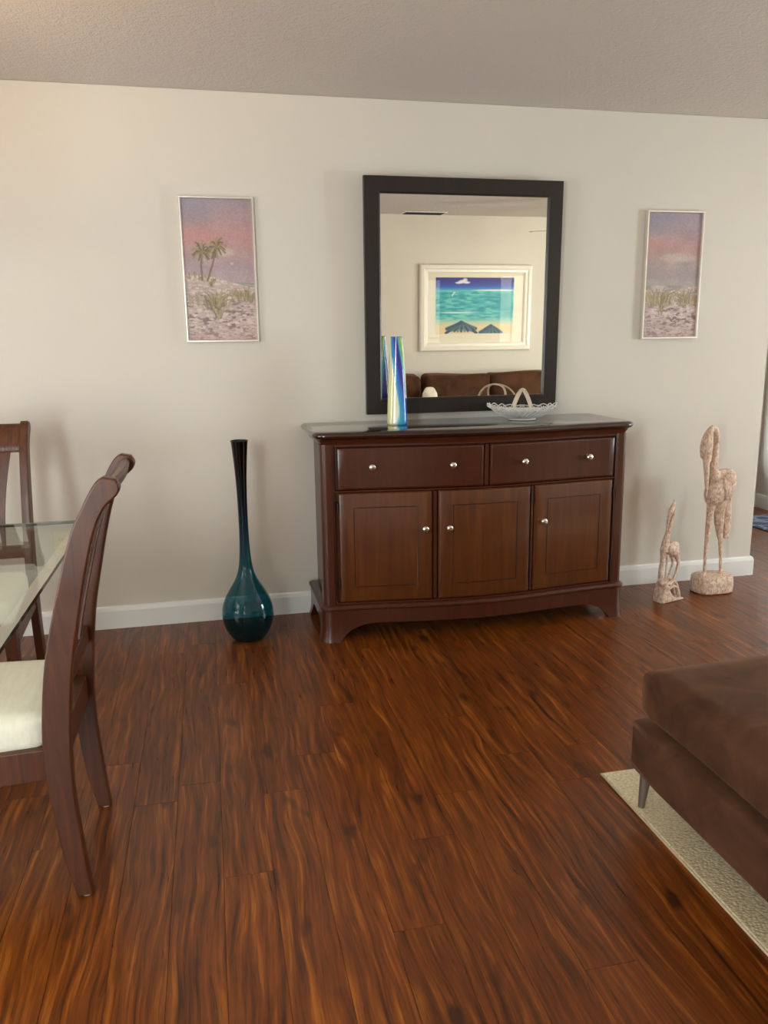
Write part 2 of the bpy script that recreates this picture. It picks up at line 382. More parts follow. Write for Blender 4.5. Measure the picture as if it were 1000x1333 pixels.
# baseboards with a small stepped cap
def baseboard(name, pts):
    """path along the wall foot, room on the left-hand side of travel"""
    prof = [(0, 0), (.016, 0), (.016, .088), (.012, .104), (.006, .110), (0, .110)]
    P = [np.array(q, float) for q in pts]; V = []; Fc = []; n = len(prof)
    for i, q in enumerate(P):
        d1 = P[i]-P[i-1] if i else P[1]-P[0]; d2 = P[i+1]-P[i] if i < len(P)-1 else d1
        n1 = np.array((-d1[1], d1[0]))/np.linalg.norm(d1); n2 = np.array((-d2[1], d2[0]))/np.linalg.norm(d2); b = n1+n2; b = b/(np.dot(b, b)/2)
        for o, z in prof: V.append((q[0]+b[0]*o, q[1]+b[1]*o, z))
    for i in range(len(P)-1):
        for k in range(n): Fc.append((i*n+k, i*n+(k+1) % n, (i+1)*n+(k+1) % n, (i+1)*n+k))
    Fc.append(tuple(range(n))); Fc.append(tuple((len(P)-1)*n+k for k in range(n)))
    return struct(link(name, to_mesh(name, V, Fc), 'trim'))
baseboard('baseboard_front', [(1.52, .12), (X_END, .12), (X_END, 0), (XL, 0)])
baseboard('baseboard_left', [(XL, 0), (XL, YB)])
baseboard('baseboard_back', [(XL, YB), (XR, YB)])
baseboard('baseboard_right', [(XR, YB), (XR, 0), (HALL_X, 0), (HALL_X, HALL_Y), (1.52, HALL_Y)])

# laminate planks: those in view one by one, the rest joined
PW, PL = .127, 1.213
def plank_bm(w, l, bm=None, at=(0, 0)):
    return box_bm(at[0]+.0004, at[0]+w-.0004, at[1]+.0004, at[1]+l-.0004, -.0025, 0, bevel=.0003, seg=1, bm=bm)
plank_me = fin('plank', plank_bm(PW, PL)); plank_me.materials.append(M['floor'])
rest = bmesh.new(); rr = random.Random(3); i = 0
x = XL
while x < XR-.01:
    y = YB - rr.random()*PL; wd = min(PW, XR-x)
    while y < HALL_Y:
        y0, y1 = max(y, YB), min(y+PL, HALL_Y)
        full = (y1-y0) > PL-.001 and wd > PW-.001
        seen = -1.05 < x < 3.3 and -3.3 < y1 and y0 < -.02
        if seen and y1-y0 > .12:
            if full: me = plank_me
            else: me = fin('plank', plank_bm(wd, y1-y0)); me.materials.append(M['floor'])
            link('plank', me, None, floor, (x, y0, 0))
        elif y1-y0 > .01: plank_bm(wd, y1-y0, rest, (x, y0))
        y += PL
    x += PW
tag(link('plank_field', fin('plank_field', rest), 'floor', floor), kind='stuff')

# windows: frame, muntins and panes
def window(name, axis, pos, out, a0, a1, z0, z1, nx, nz):
    root = struct(link(name, None)); s = 1 if out > 0 else -1
    def b(nm, p, q, r, t_, d0, d1, mat):
        lo, hi = sorted((pos+s*d0, pos+s*d1))
        return box(nm, p, q, lo, hi, r, t_, mat, root, .003) if axis == 'y' else box(nm, lo, hi, p, q, r, t_, mat, root, .003)
    fw = .04
    b('window_frame', a0, a0+fw, z0, z1, .03, .08, 'trim'); b('window_frame', a1-fw, a1, z0, z1, .03, .08, 'trim')
    b('window_frame', a0+fw, a1-fw, z0, z0+fw, .03, .08, 'trim'); b('window_frame', a0+fw, a1-fw, z1-fw, z1, .03, .08, 'trim')
    b('window_sill', a0-.03, a1+.03, z0-.025, z0, -.03, .02, 'trim')
    W_ = (a1-a0-2*fw); Hh = (z1-z0-2*fw)
    for k in range(1, nx): c = a0+fw+W_*k/nx; b('muntin', c-.01, c+.01, z0+fw, z1-fw, .04, .07, 'trim')
    for k in range(1, nz): c = z0+fw+Hh*k/nz; b('muntin', a0+fw, a1-fw, c-.01, c+.01, .042, .068, 'trim')
    b('pane', a0+fw, a1-fw, z0+fw, z1-fw, .054, .057, 'pane')
window('window_1', 'y', YB, -1, *WIN_A, 1, 3)
window('window_2', 'x', XR, 1, *WIN_B, 2, 2)
window('added_window_front', 'y', 0, 1, *ADDED_WIN_D, 2, 3)  # added opening for the lamp that brightens the back wall
window('added_window_left', 'x', XL, -1, *ADDED_WIN_E, 2, 1)  # made-up door around the fill lamp on the left
window('window_3', 'y', HALL_Y, 1, *WIN_C, 1, 5)

# ------------------------------------------------------------------ sideboard
SX0, SX1, SXC = .462, 1.938, 1.20
def yf(x):
    u = (x-SX0)/(SX1-SX0); return -.448-.034*(1-math.cos(2*PI*min(max(u, 0), 1)))
def sideboard():
    t = thing('sideboard', 'dark mahogany serpentine-front sideboard with two drawers and three doors under the mirror', 'sideboard', (0, 0, 0))
    # plan outline (ccw seen from above): back-left, back edge last
    def plan(nf=36, rc=.03):
        pts = [(SX0, -.03)]
        for k in range(7): a = PI+ (PI/2)*k/6; pts.append((SX0+rc+rc*math.cos(a), yf(SX0)+rc+rc*math.sin(a)))
        for k in range(1, nf): xx = SX0+rc+(SX1-SX0-2*rc)*k/nf; pts.append((xx, yf(xx)))
        for k in range(7): a = 1.5*PI+(PI/2)*k/6; pts.append((SX1-rc+rc*math.cos(a), yf(SX1)+rc+rc*math.sin(a)))
        pts.append((SX1, -.03)); return pts
    pl = plan()
    layered('carcass', pl, [(.15, -.024), (.925, -.024)], 'sideboard', t)
    # top with bullnose edge and the cove moulding beneath it
    tp = [(x, y if y < -.031 else -.025) for x, y in pl]
    layered('top', tp, [(.930, .008), (.934, .022), (.941, .029), (.949, .031), (.956, .028), (.962, .020), (.965, .008)], 'sideboard_top', t)
    layered('cove_moulding', pl, [(.905, -.016), (.905, -.004), (.914, -.001), (.922, .006), (.930, .012)], 'sideboard', t)
    # base moulding
    layered('base_moulding', pl, [(.148, -.01), (.148, .012), (.153, .018), (.160, .018), (.166, .012), (.172, .004), (.174, -.02)], 'sideboard', t)
    # plinth: bracket feet and arched apron, swept along the plan
    path = offset_outline(pl, .010)[:]; path = path[0:1]+path[1:]
    S = [0.]
    for a, b in zip(path, path[1:]): S.append(S[-1]+math.dist(a, b))
    # resample
    tot = S[-1]; N = 260; ss = np.linspace(0, tot, N); X = np.interp(ss, S, [q[0] for q in path]); Y = np.interp(ss, S, [q[1] for q in path])
    sidelen = .415
    def zb(s):
        def arch(d, foot, rise, hmax):
            if d < foot: return 0.
            k = min((d-foot)/rise, 1.); return hmax*(1-(1-k)**2.6)**.8
        if s < sidelen: return min(arch(s, .045, .09, .085), arch(sidelen-s, .05, .10, .085))
        if s > tot-sidelen: s2 = tot-s; return min(arch(s2, .045, .09, .085), arch(sidelen-s2, .05, .10, .085))
        return min(arch(s-sidelen, .085, .19, .082), arch(tot-sidelen-s, .085, .19, .082))
    V = []; Fc = []
    for i in range(N):
        dx = X[min(i+1, N-1)]-X[max(i-1, 0)]; dy = Y[min(i+1, N-1)]-Y[max(i-1, 0)]; L = math.hypot(dx, dy); nx, ny = dy/L, -dx/L
        b = zb(ss[i])
        zs = [b, b+(.15-b)*.25, b+(.15-b)*.5, .15]
        for z in zs:
            fl = .012*max(0, 1-z/.07)**2; V.append((X[i]+nx*fl, Y[i]+ny*fl, z))
        V.append((X[i]-nx*.022, Y[i]-ny*.022, .15)); V.append((X[i]-nx*.022, Y[i]-ny*.022, b))
    for i in range(N-1):
        for k in range(6): Fc.append((i*6+k, i*6+(k+1) % 6, (i+1)*6+(k+1) % 6, (i+1)*6+k))
    Fc.append(tuple(range(6))); Fc.append(tuple((N-1)*6+k for k in range(6)))
    link('plinth', to_mesh('plinth', V, Fc, True, 35), 'sideboard', t)
    # rounded corner posts
    for s, xo in ((1, SX0), (-1, SX1)):
        yo = yf(xo); r = .026; poly = []
        for k in range(9): a = PI+(PI/2)*k/8; poly.append((xo+s*(r+r*math.cos(a)), yo+r+r*math.sin(a)))
        poly += [(xo+s*.050, yo), (xo+s*.054, yo+.004), (xo+s*.057, yo+.001), (xo+s*.060, yo+.004), (xo+s*.060, yo+.03), (xo, yo+.07)]
        if s < 0: poly = poly[::-1]
        prism('corner_post', poly, .168, .908, 'xy', 'sideboard', t)
    # panel that follows the serpentine front
    def panel(nm, x0, x1, z0, z1, proud, mat, b=.010, back=.024, nseg=22):
        xs = [x0, x0+b*.35, x0+b]+[x0+b+(x1-x0-2*b)*k/nseg for k in range(1, nseg)]+[x1-b, x1-b*.35, x1]
        zs = [z0, z0+b*.35, z0+b, z1-b, z1-b*.35, z1]; nx, nz = len(xs), len(zs); V = []; Fc = []
        def dep(i, j):
            e = min(i, nx-1-i, j, nz-1-j); return {0: -.010, 1: -.003}.get(e, 0.)
        for j in range(nz):
            for i in range(nx): V.append((xs[i], yf(xs[i])-proud-dep(i, j), zs[j]))
        B = len(V)
        for j in range(nz):
            for i in range(nx): V.append((xs[i], yf(xs[i])+back, zs[j]))
        for j in range(nz-1):
            for i in range(nx-1): Fc.append((j*nx+i, j*nx+i+1, (j+1)*nx+i+1, (j+1)*nx+i)); Fc.append((B+j*nx+i, B+(j+1)*nx+i, B+(j+1)*nx+i+1, B+j*nx+i+1))
        for i in range(nx-1): Fc.append((i, B+i, B+i+1, i+1)); k = (nz-1)*nx; Fc.append((k+i, k+i+1, B+k+i+1, B+k+i))
        for j in range(nz-1): Fc.append((j*nx, (j+1)*nx, B+(j+1)*nx, B+j*nx)); k = nx-1; Fc.append((j*nx+k, B+j*nx+k, B+(j+1)*nx+k, (j+1)*nx+k))
        return link(nm, to_mesh(nm, V, Fc, True, 24), mat, t)
    def knob(par, x, z):
        prof = [(.008, 0), (.008, .006), (.0055, .010), (.007, .014), (.0135, .018), (.0165, .023), (.0155, .028), (.010, .032), (.002, .033)]
        V, Fc = lathe_geo(prof, 20); V = [(x+a, yf(x)-.001-c, z+b) for a, b, c in V]
        tag(link('knob', to_mesh('knob', V, Fc, True, 60), 'chrome', par), 'small polished chrome knob')
    for (x0, x1, ks) in ((.535, 1.193, (.687, 1.044)), (1.223, 1.868, (1.385, 1.725))):
        d = panel('drawer', x0, x1, .703, .892, .004, 'sideboard')
        for k in ks: knob(d, k, .806)
    for n_, (x0, x1, k) in enumerate(((.537, .957, .920), (.985, 1.428, 1.030), (1.450, 1.868, 1.492))):
        d = panel('door', x0, x1, .182, .690, .003, 'door_panel', b=.014)
        # thin dark inlay line
        V = []; Fc = []; a0, a1, b0, b1 = x0+.068, x1-.068, .255, .622
        loop = [(a0+(a1-a0)*i/14, b0) for i in range(15)]+[(a1, b1)]+[(a1-(a1-a0)*i/14, b1) for i in range(1, 15)]
        lp = [(x, yf(x)-.0036, z) for x, z in loop]
        V, Fc = tube_geo(lp, .0018, 6, closed=True); link('inlay', to_mesh('inlay', V, Fc, True), 'inlay', d)
        knob(d, k, .519)
        hx = {0: x0-.004, 1: x1+.004, 2: x1+.004}[n_]
        for hz in (.245, .60): box('hinge', hx-.003, hx+.003, yf(hx)-.006, yf(hx)+.02, hz, hz+.05, 'inlay', d, .002)
    # front frame rails and stiles
    def strip(nm, x0, x1, z0, z1, p):
        panel(nm, x0, x1, z0, z1, p, 'sideboard', b=.003)
    strip('frame_rail', .522, 1.878, .894, .908, -.006); strip('frame_rail', .522, 1.878, .691, .702, -.004); strip('frame_rail', .522, 1.878, .170, .181, -.004)
    strip('frame_stile', 1.196, 1.220, .703, .893, -.004); strip('frame_stile', .961, .981, .182, .690, -.006); strip('frame_stile', 1.432, 1.447, .182, .690, -.006)
    return t
sideboard()

# ------------------------------------------------------------------ mirror (hung on a wire: leans forward about one degree)
def frame_bars(root, x0, x1, z0, z1, wd, prof, mat, names=('frame_rail', 'frame_stile'), butt=False):
    """four mitred bars, profile = [(inset from outer edge 0..1, y)], wall at y = 0, room at -y"""
    cor = [((x0, z0), (x1, z0)), ((x1, z0), (x1, z1)), ((x1, z1), (x0, z1)), ((x0, z1), (x0, z0))]
    for i, (a, b) in enumerate(cor):
        d = np.array(b)-np.array(a); d = d/np.linalg.norm(d); nrm = np.array((-d[1], d[0]))
        V = []; Fc = []; n = len(prof)
        for e, (p, sg) in enumerate(((a, 1), (b, -1))):
            for u, y in prof:
                q = np.array(p)+nrm*u*wd+d*sg*u*wd; V.append((q[0], y, q[1]))
        for k in range(n): Fc.append((k, (k+1) % n, n+(k+1) % n, n+k))
        Fc.append(tuple(range(n))); Fc.append(tuple(range(n, 2*n)))
        link(names[i % 2], to_mesh(names[i % 2], V, Fc, True, 25), mat, root)
def mirror():
    t = thing('wall_mirror', 'large wall mirror in a flat espresso-brown frame hung above the sideboard', 'mirror', (0, -.022, 1.0), 0)
    t.rotation_euler = (math.radians(1.0), 0, 0)
    x0, x1, h = .752, 1.738, 1.095
    prof = [(0, -.004), (0, -.034), (.03, -.037), (.9, -.037), (1, -.033), (1, -.004)]
    frame_bars(t, x0, x1, 0, h, .076, prof, 'mirror_frame')
    box('backing', x0+.02, x1-.02, -.014, -.004, .02, h-.02, 'dark', t)
    me = to_mesh('mirror_glass', [(x0+.07, -.026, .07), (x1-.07, -.026, .07), (x1-.07, -.026, h-.07), (x0+.07, -.026, h-.07), (x0+.07, -.015, .07), (x1-.07, -.015, .07), (x1-.07, -.015, h-.07), (x0+.07, -.015, h-.07)],
                 [(0, 1, 2, 3), (7, 6, 5, 4), (0, 4, 5, 1), (1, 5, 6, 2), (2, 6, 7, 3), (3, 7, 4, 0)])
    link('mirror_glass', me, 'mirror_glass', t)
mirror()

# ------------------------------------------------------------------ painted pictures (colour computed per vertex)
def fbm(shape, cells, seed, octaves=4):
    r = np.random.default_rng(seed); out = np.zeros(shape); amp = 1.; tot = 0
    cy, cx = cells
    for o in range(octaves):
        g = r.random((int(cy)+2, int(cx)+2)); ys = np.linspace(0, cy, shape[0], endpoint=False); xs = np.linspace(0, cx, shape[1], endpoint=False)
        yi, xi = ys.astype(int), xs.astype(int); fy, fx = (ys-yi)[:, None], (xs-xi)[None]; fy = fy*fy*(3-2*fy); fx = fx*fx*(3-2*fx)
        out += amp*((g[yi][:, xi]*(1-fx)+g[yi][:, xi+1]*fx)*(1-fy)+(g[yi+1][:, xi]*(1-fx)+g[yi+1][:, xi+1]*fx)*fy)
        tot += amp; amp *= .5; cy *= 2; cx *= 2
    return out/tot
class Painter:
    def __init__(s, w, h, nx, ny):
        s.nx, s.ny, s.w, s.h = nx, ny, w, h
        s.U, s.V = np.meshgrid((np.arange(nx)+.5)/nx, (np.arange(ny)+.5)/ny)     # v runs downwards
        s.img = np.zeros((ny, nx, 3)); s.asp = h/w
    def grad(s, stops):
        p = [q[0] for q in stops]
        for c in range(3): s.img[..., c] = np.interp(s.V, p, [q[1][c] for q in stops])
    def over(s, mask, col):
        m = np.clip(mask, 0, 1)[..., None]; s.img = s.img*(1-m)+np.array(col, float)*m
    def blob(s, u, v, ru, rv, col, a=1., hard=1.): s.over(a*np.clip(1.-(((s.U-u)/ru)**2+((s.V-v)/rv)**2), 0, 1)**hard, col)
    def stroke(s, pts, wd, col, a=1.):
        best = np.full(s.U.shape, 9.); W = np.interp(np.linspace(0, 1, len(pts)), [0, 1], wd) if isinstance(wd, (tuple, list)) else [wd]*len(pts)
        for (p, q), w_ in zip(zip(pts, pts[1:]), W):
            dx, dy = q[0]-p[0], (q[1]-p[1])*s.asp; L = dx*dx+dy*dy+1e-12
            t = np.clip(((s.U-p[0])*dx+(s.V-p[1])*s.asp*dy)/L, 0, 1)
            d = np.hypot(s.U-p[0]-t*dx, (s.V-p[1])*s.asp-t*dy)/w_; best = np.minimum(best, d)
        s.over(a*np.clip(1.6-best*1.2, 0, 1), col)
    def grass(s, u, v, w, h, n, cols, rng):
        for k in range(n):
            b = u+rng.normal()*w*.35; an = (b-u)/w*1.3+rng.normal()*.25; L = h*rng.uniform(.5, 1); v0 = v+rng.uniform(-.03, .02)
            s.stroke([(b, v0), (b+an*L*.5*s.asp*.6, v0-L*.7), (b+an*L*s.asp, v0-L)], (.008, .004), cols[rng.integers(len(cols))], .75)
    def mesh(s, name, x0, z0, y, mat, parent):
        V = []; nx, ny = s.nx, s.ny
        xs = np.linspace(x0, x0+s.w, nx); zs = np.linspace(z0+s.h, z0, ny)
        co = np.zeros((ny, nx, 3)); co[..., 0] = xs[None]; co[..., 1] = y; co[..., 2] = zs[:, None]
        idx = np.arange(nx*ny).reshape(ny, nx); f = np.stack((idx[:-1, :-1], idx[1:, :-1], idx[1:, 1:], idx[:-1, 1:]), -1).reshape(-1, 4)
        me = bpy.data.meshes.new(name); me.from_pydata(co.reshape(-1, 3).tolist(), [], f.tolist())
        a = me.color_attributes.new('paint', 'FLOAT_COLOR', 'POINT'); c = np.clip(s.img.reshape(-1, 3)/255, 0, 1); c = np.where(c <= .04045, c/12.92, ((c+.055)/1.055)**2.4)
        a.data.foreach_set('color', np.concatenate((c, np.ones((len(c), 1))), 1).astype(np.float32).ravel()); me.update()
        return link(name, me, mat, parent)
def beach(P, seed, palms):
    r = np.random.default_rng(seed); sh = P.U.shape
    if palms: P.grad([(0, (152, 138, 156)), (.14, (170, 138, 150)), (.27, (190, 138, 140)), (.38, (180, 146, 152)), (.47, (168, 148, 164)), (.56, (176, 158, 170)), (1, (176, 158, 170))])
    else: P.grad([(0, (146, 138, 164)), (.12, (160, 144, 162)), (.24, (184, 142, 148)), (.33, (184, 148, 150)), (.42, (170, 158, 160)), (.5, (158, 148, 156)), (.56, (168, 164, 166)), (1, (170, 160, 170))])
    n = fbm(sh, (10, 4), seed); P.img += (n[..., None]-.5)*np.array([34, 26, 22])
    P.blob(.05, .05, .6, .16, (134, 138, 166), .6)
    if palms:
        P.blob(.22, .27, .3, .07, (206, 132, 130), .3); P.blob(.60, .37, .16, .035, (214, 204, 198), .75); P.blob(.68, .45, .03, .012, (232, 206, 200), .8); P.blob(.35, .43, .2, .04, (190, 170, 176), .5)
    else:
        P.blob(.15, .25, .3, .05, (206, 136, 132), .35); P.blob(.6, .36, .38, .05, (206, 198, 190), .8); P.blob(.7, .40, .2, .025, (150, 140, 146), .5); P.blob(.3, .48, .4, .03, (176, 160, 164), .5)
    hz = .575
    P.over(np.clip((P.V-hz)*300, 0, 1), (150, 150, 148)); st = fbm(sh, (90, 4), seed+1, 2)
    P.over(np.clip((P.V-hz)*300, 0, 1)*np.clip((st-.5)*5, 0, 1), (196, 192, 188))
    top = (.545-.035*np.clip((.42-P.U)/.42, 0, 1)+.07*np.clip((P.U-.42)/.5, 0, 1)) if palms else .605+.02*np.sin(P.U*5)
    sand = np.clip((P.V-top)*220, 0, 1); P.over(sand, (196, 178, 180))
    d1 = fbm(sh, (80, 15), seed+2, 3); d2 = fbm(sh, (95, 17), seed+3, 3)
    dn = np.clip((P.V-.6)/.15, .25, 1)
    P.over(sand*np.clip((d1-.52)*9, 0, 1)*dn*.85, (112, 84, 84)); P.over(sand*np.clip((d2-.54)*9, 0, 1)*.9, (232, 218, 212))
    P.over(sand*np.clip((fbm(sh, (8, 3), seed+4)-.5)*4, 0, 1)*.4, (168, 146, 150)); P.over(sand*np.clip((P.V-.86)*5, 0, 1)*.7, (176, 142, 146))
    ol = [(132, 124, 84), (164, 154, 110), (104, 96, 66), (186, 174, 130)]
    if palms:
        P.grass(.08, .555, .22, .02, 26, ol, r); P.grass(.3, .56, .2, .02, 20, ol, r); P.grass(.40, .60, .10, .03, 20, ol, r)
        for base, tip in (((.25, .565), (.265, .37)), ((.325, .57), (.47, .335))):
            mid = ((base[0]+tip[0])/2+(.012 if tip[0] > .4 else -.012), (base[1]+tip[1])/2); P.stroke([base, mid, tip], (.014, .010), (112, 92, 76))
            for k in range(22):
                a = 2*PI*k/22+r.normal()*.12; L = r.uniform(.10, .17); e = (tip[0]+math.cos(a)*L, tip[1]-math.sin(a)*L*.50+.016*abs(math.cos(a)))
                m = (tip[0]+math.cos(a)*L*.55, tip[1]-math.sin(a)*L*.30-.008); P.stroke([tip, m, e], (.014, .007), [(96, 92, 60), (140, 130, 84), (170, 150, 104), (78, 66, 60)][k % 4], .85)
        P.grass(.42, .76, .2, .10, 80, ol, r); P.grass(.46, .83, .06, .07, 22, ol, r); P.grass(.86, .71, .24, .075, 70, ol, r); P.grass(.14, .73, .2, .06, 30, [(176, 164, 150), (150, 140, 110)], r)
    else:
        P.grass(.28, .73, .32, .12, 110, ol, r); P.grass(.80, .73, .28, .10, 80, ol, r); P.grass(.33, .80, .05, .06, 14, ol, r)
def shore_picture(name, label, x0, x1, z0, z1, seed, palms):
    t = thing(name, label, 'picture', (0, -.003, 0), 0, 'framed beach paintings')
    prof = [(0, 0), (0, -.020), (.25, -.026), (.7, -.026), (1, -.019), (1, 0)]
    frame_bars(t, x0, x1, z0, z1, .012, prof, 'silver')
    box('backing', x0+.006, x1-.006, -.010, 0, z0+.006, z1-.006, 'mat_board', t)
    P = Painter(x1-x0-.016, z1-z0-.016, 150, 290); beach(P, seed, palms); P.img = P.img*.70+np.array((184, 160, 148))*.30+(fbm(P.U.shape, (140, 75), seed+9, 1)[..., None]-.5)*16; P.mesh('canvas', x0+.008, z0+.008, -.0125, 'canvas', t)
    return t
shore_picture('beach_painting', 'silver-framed beach painting with two palm trees', -.083, .250, 1.355, 1.995, 21, True)
shore_picture('dune_painting', 'silver-framed beach painting of dune grass without palms', 2.222, 2.548, 1.342, 1.980, 44, False)

def sea_print():
    t = thing('sea_print', 'wide white-framed print of a turquoise sea with thatched parasols above the sofa', 'picture', (0, YB+.003, 0), PI)
    # local x is mirrored by the half turn: world x = -local x
    x0, x1, z0, z1 = -3.375, -2.165, 1.10, 1.965
    prof = [(0, 0), (0, -.03), (.12, -.045), (.45, -.05), (.62, -.038), (.85, -.036), (1, -.022), (1, 0)]
    frame_bars(t, x0, x1, z0, z1, .085, prof, 'white_frame')
    box('mat_board', x0+.06, x1-.06, -.012, -.004, z0+.06, z1-.06, 'mat_board', t)
    ix0, ix1, iz0, iz1 = -3.185, -2.335, 1.275, 1.838
    P = Painter(ix1-ix0, iz1-iz0, 260, 176); sh = P.U.shape
    P.grad([(0, (40, 36, 132)), (.08, (36, 48, 150)), (.16, (36, 92, 190)), (.215, (60, 160, 214)), (.23, (110, 205, 214)), (.26, (64, 186, 190)), (.55, (50, 178, 188)), (.70, (90, 198, 196)), (.80, (196, 216, 190)), (.86, (236, 216, 170)), (1, (240, 214, 168))])
    n = fbm(sh, (40, 12), 5, 3); wat = np.clip((P.V-.23)*60, 0, 1)*np.clip((.78-P.V)*14, 0, 1)
    P.over(wat*np.clip((n-.5)*5, 0, 1)*.6, (150, 226, 214)); P.over(wat*np.clip((.46-n)*6, 0, 1)*.6, (20, 138, 160))
    P.over(wat*np.clip((fbm(sh, (3, 4), 8)-.5)*4, 0, 1)*.35, (30, 120, 190))
    P.blob(.28, .62, .36, .02, (240, 244, 232), .9); P.blob(.75, .225, .30, .018, (250, 246, 232), 1, .5)
    for u, v, a, b in ((.33, .075, .05, .035), (.37, .05, .035, .04), (.29, .095, .05, .022), (.39, .09, .05, .024)): P.blob(u, v, a, b, (250, 240, 244), 1, .4)
    P.stroke([(.21, .32), (.23, .27), (.245, .265)], .006, (250, 250, 250))
    for cx, cy, R in ((.33, .80, .20), (.71, .87, .15)):
        for k in range(25):
            a = PI*(.02+.96*k/24); e = (cx+math.cos(a)*R, cy-math.sin(a)*R*.32+.16*R/.2+.04*abs(math.cos(a)))
            P.stroke([(cx, cy), ((cx+e[0])/2, (cy+e[1])/2-.012), e], (.020, .008), [(40, 72, 96), (66, 104, 120), (34, 56, 84)][k % 3], .9)
        for k in range(13):
            a = PI*(.05+.9*k/12); P.stroke([(cx, cy), (cx+math.cos(a)*R*.95, cy+.10+.05*math.sin(a))], (.018, .008), [(40, 72, 96), (92, 132, 140)][k % 2], .9)
    P.img = P.img[:, ::-1]
    P.mesh('print', ix0, iz0, -.0135, 'print', t)
    me = to_mesh('picture_glass', [(x0+.07, -.018, z0+.07), (x1-.07, -.018, z0+.07), (x1-.07, -.018, z1-.07), (x0+.07, -.018, z1-.07)], [(0, 1, 2, 3)])
    link('picture_glass', me, 'picture_glass', t)
sea_print()

# ------------------------------------------------------------------ floor vase
def floor_vase():
    t = thing('floor_vase', 'tall teal glass bottle vase with a bulbous base and flared black neck on the floor', 'vase', (.122, -.305, 0))
    out = [(.052, .002), (.070, .006), (.090, .030), (.108, .065), (.117, .105), (.118, .130), (.113, .165), (.098, .205), (.076, .245), (.055, .280), (.040, .315), (.030, .36), (.0245, .42), (.0215, .50), (.021, .58), (.022, .66), (.0245, .74), (.029, .82), (.0345, .89), (.038, .925)]
    pr = catmull([(a, b, 0) for a, b in out], 5); pr = [(q[0], q[1]) for q in pr]
    b = lathe('body', pr, 'vase_glass', t, 48, cap=False)
    V, Fc = tube_geo([(.038*math.cos(2*PI*k/40), .038*math.sin(2*PI*k/40), .925) for k in range(40)], .0025, 8, closed=True); link('rim', to_mesh('rim', V, Fc, True), 'vase_base', t)
    lathe('foot', [(.02, .0), (.055, .0), (.060, .004), (.050, .010), (.02, .012)], 'vase_base', t, 40)
floor_vase()

# ------------------------------------------------------------------ swirled vase on the sideboard
def swirl_vase():
    t = thing('swirl_vase', 'tall tapered ceramic vase with blue, teal and lime swirls on the sideboard', 'vase', (.862, -.235, .965), -.30)
    nz, na = 90, 72; Hh = .402; V = []; Fc = []; Cc = []
    pal = [(.0, (30, 50, 150)), (.10, (30, 60, 160)), (.13, (40, 150, 200)), (.22, (70, 190, 215)), (.25, (240, 240, 230)), (.29, (238, 240, 225)), (.31, (170, 200, 90)), (.38, (196, 204, 124)), (.53, (230, 226, 182)), (.545, (240, 242, 235)), (.56, (60, 170, 200)), (.61, (40, 130, 205)), (.70, (34, 98, 195)), (.72, (46, 44, 150)), (.82, (46, 40, 140)), (.84, (60, 170, 200)), (.90, (150, 190, 90)), (.94, (190, 205, 110)), (.96, (30, 110, 180)), (1., (30, 50, 150))]
    ps = [q[0] for q in pal]
    for j in range(nz+1):
        v = j/nz; r = .0485*(1-v)**1.05+.0275*v+.004*math.sin(PI*v)
        if v < .02: r *= .93+.07*v/.02
        for i in range(na):
            a = 2*PI*i/na; c, s = math.cos(a), math.sin(a); n = 3.4-1.3*v
            k = (abs(c)**n+abs(s)**n)**(-1/n); V.append((r*k*c, r*k*s, v*Hh))
            u = (i/na+.14*v+.10*v*v+.05*math.sin(4.2*v+2*a)+.012*math.sin(9*v+3*a)+.79) % 1
            Cc.append([np.interp(u, ps, [q[1][k2] for q in pal]) for k2 in range(3)])
    for j in range(nz):
        for i in range(na): l = (i+1) % na; Fc.append((j*na+i, j*na+l, (j+1)*na+l, (j+1)*na+i))
    Fc.append(tuple(range(na))[::-1])
    me = bpy.data.meshes.new('body'); me.from_pydata(V, [], Fc)
    at = me.color_attributes.new('paint', 'FLOAT_COLOR', 'POINT'); c = np.array(Cc)/255; c = np.where(c <= .04045, c/12.92, ((c+.055)/1.055)**2.4)
    at.data.foreach_set('color', np.concatenate((c, np.ones((len(c), 1))), 1).astype(np.float32).ravel())
    for f in me.polygons: f.use_smooth = True
    link('body', me, 'swirl', t)
    lathe('inner_wall', [(.024, Hh), (.026, Hh-.001), (.024, Hh-.04), (.022, Hh-.2), (.002, Hh-.2)], 'dark', t, 24, cap=False)
    V, Fc = tube_geo([tuple(np.array(V[nz*na+i])*np.array((.97, .97, 1))) for i in range(na)], .0022, 6, closed=True); link('rim', to_mesh('rim', V, Fc, True), plain('teal_glaze', (40, 130, 170), .12), t)
swirl_vase()

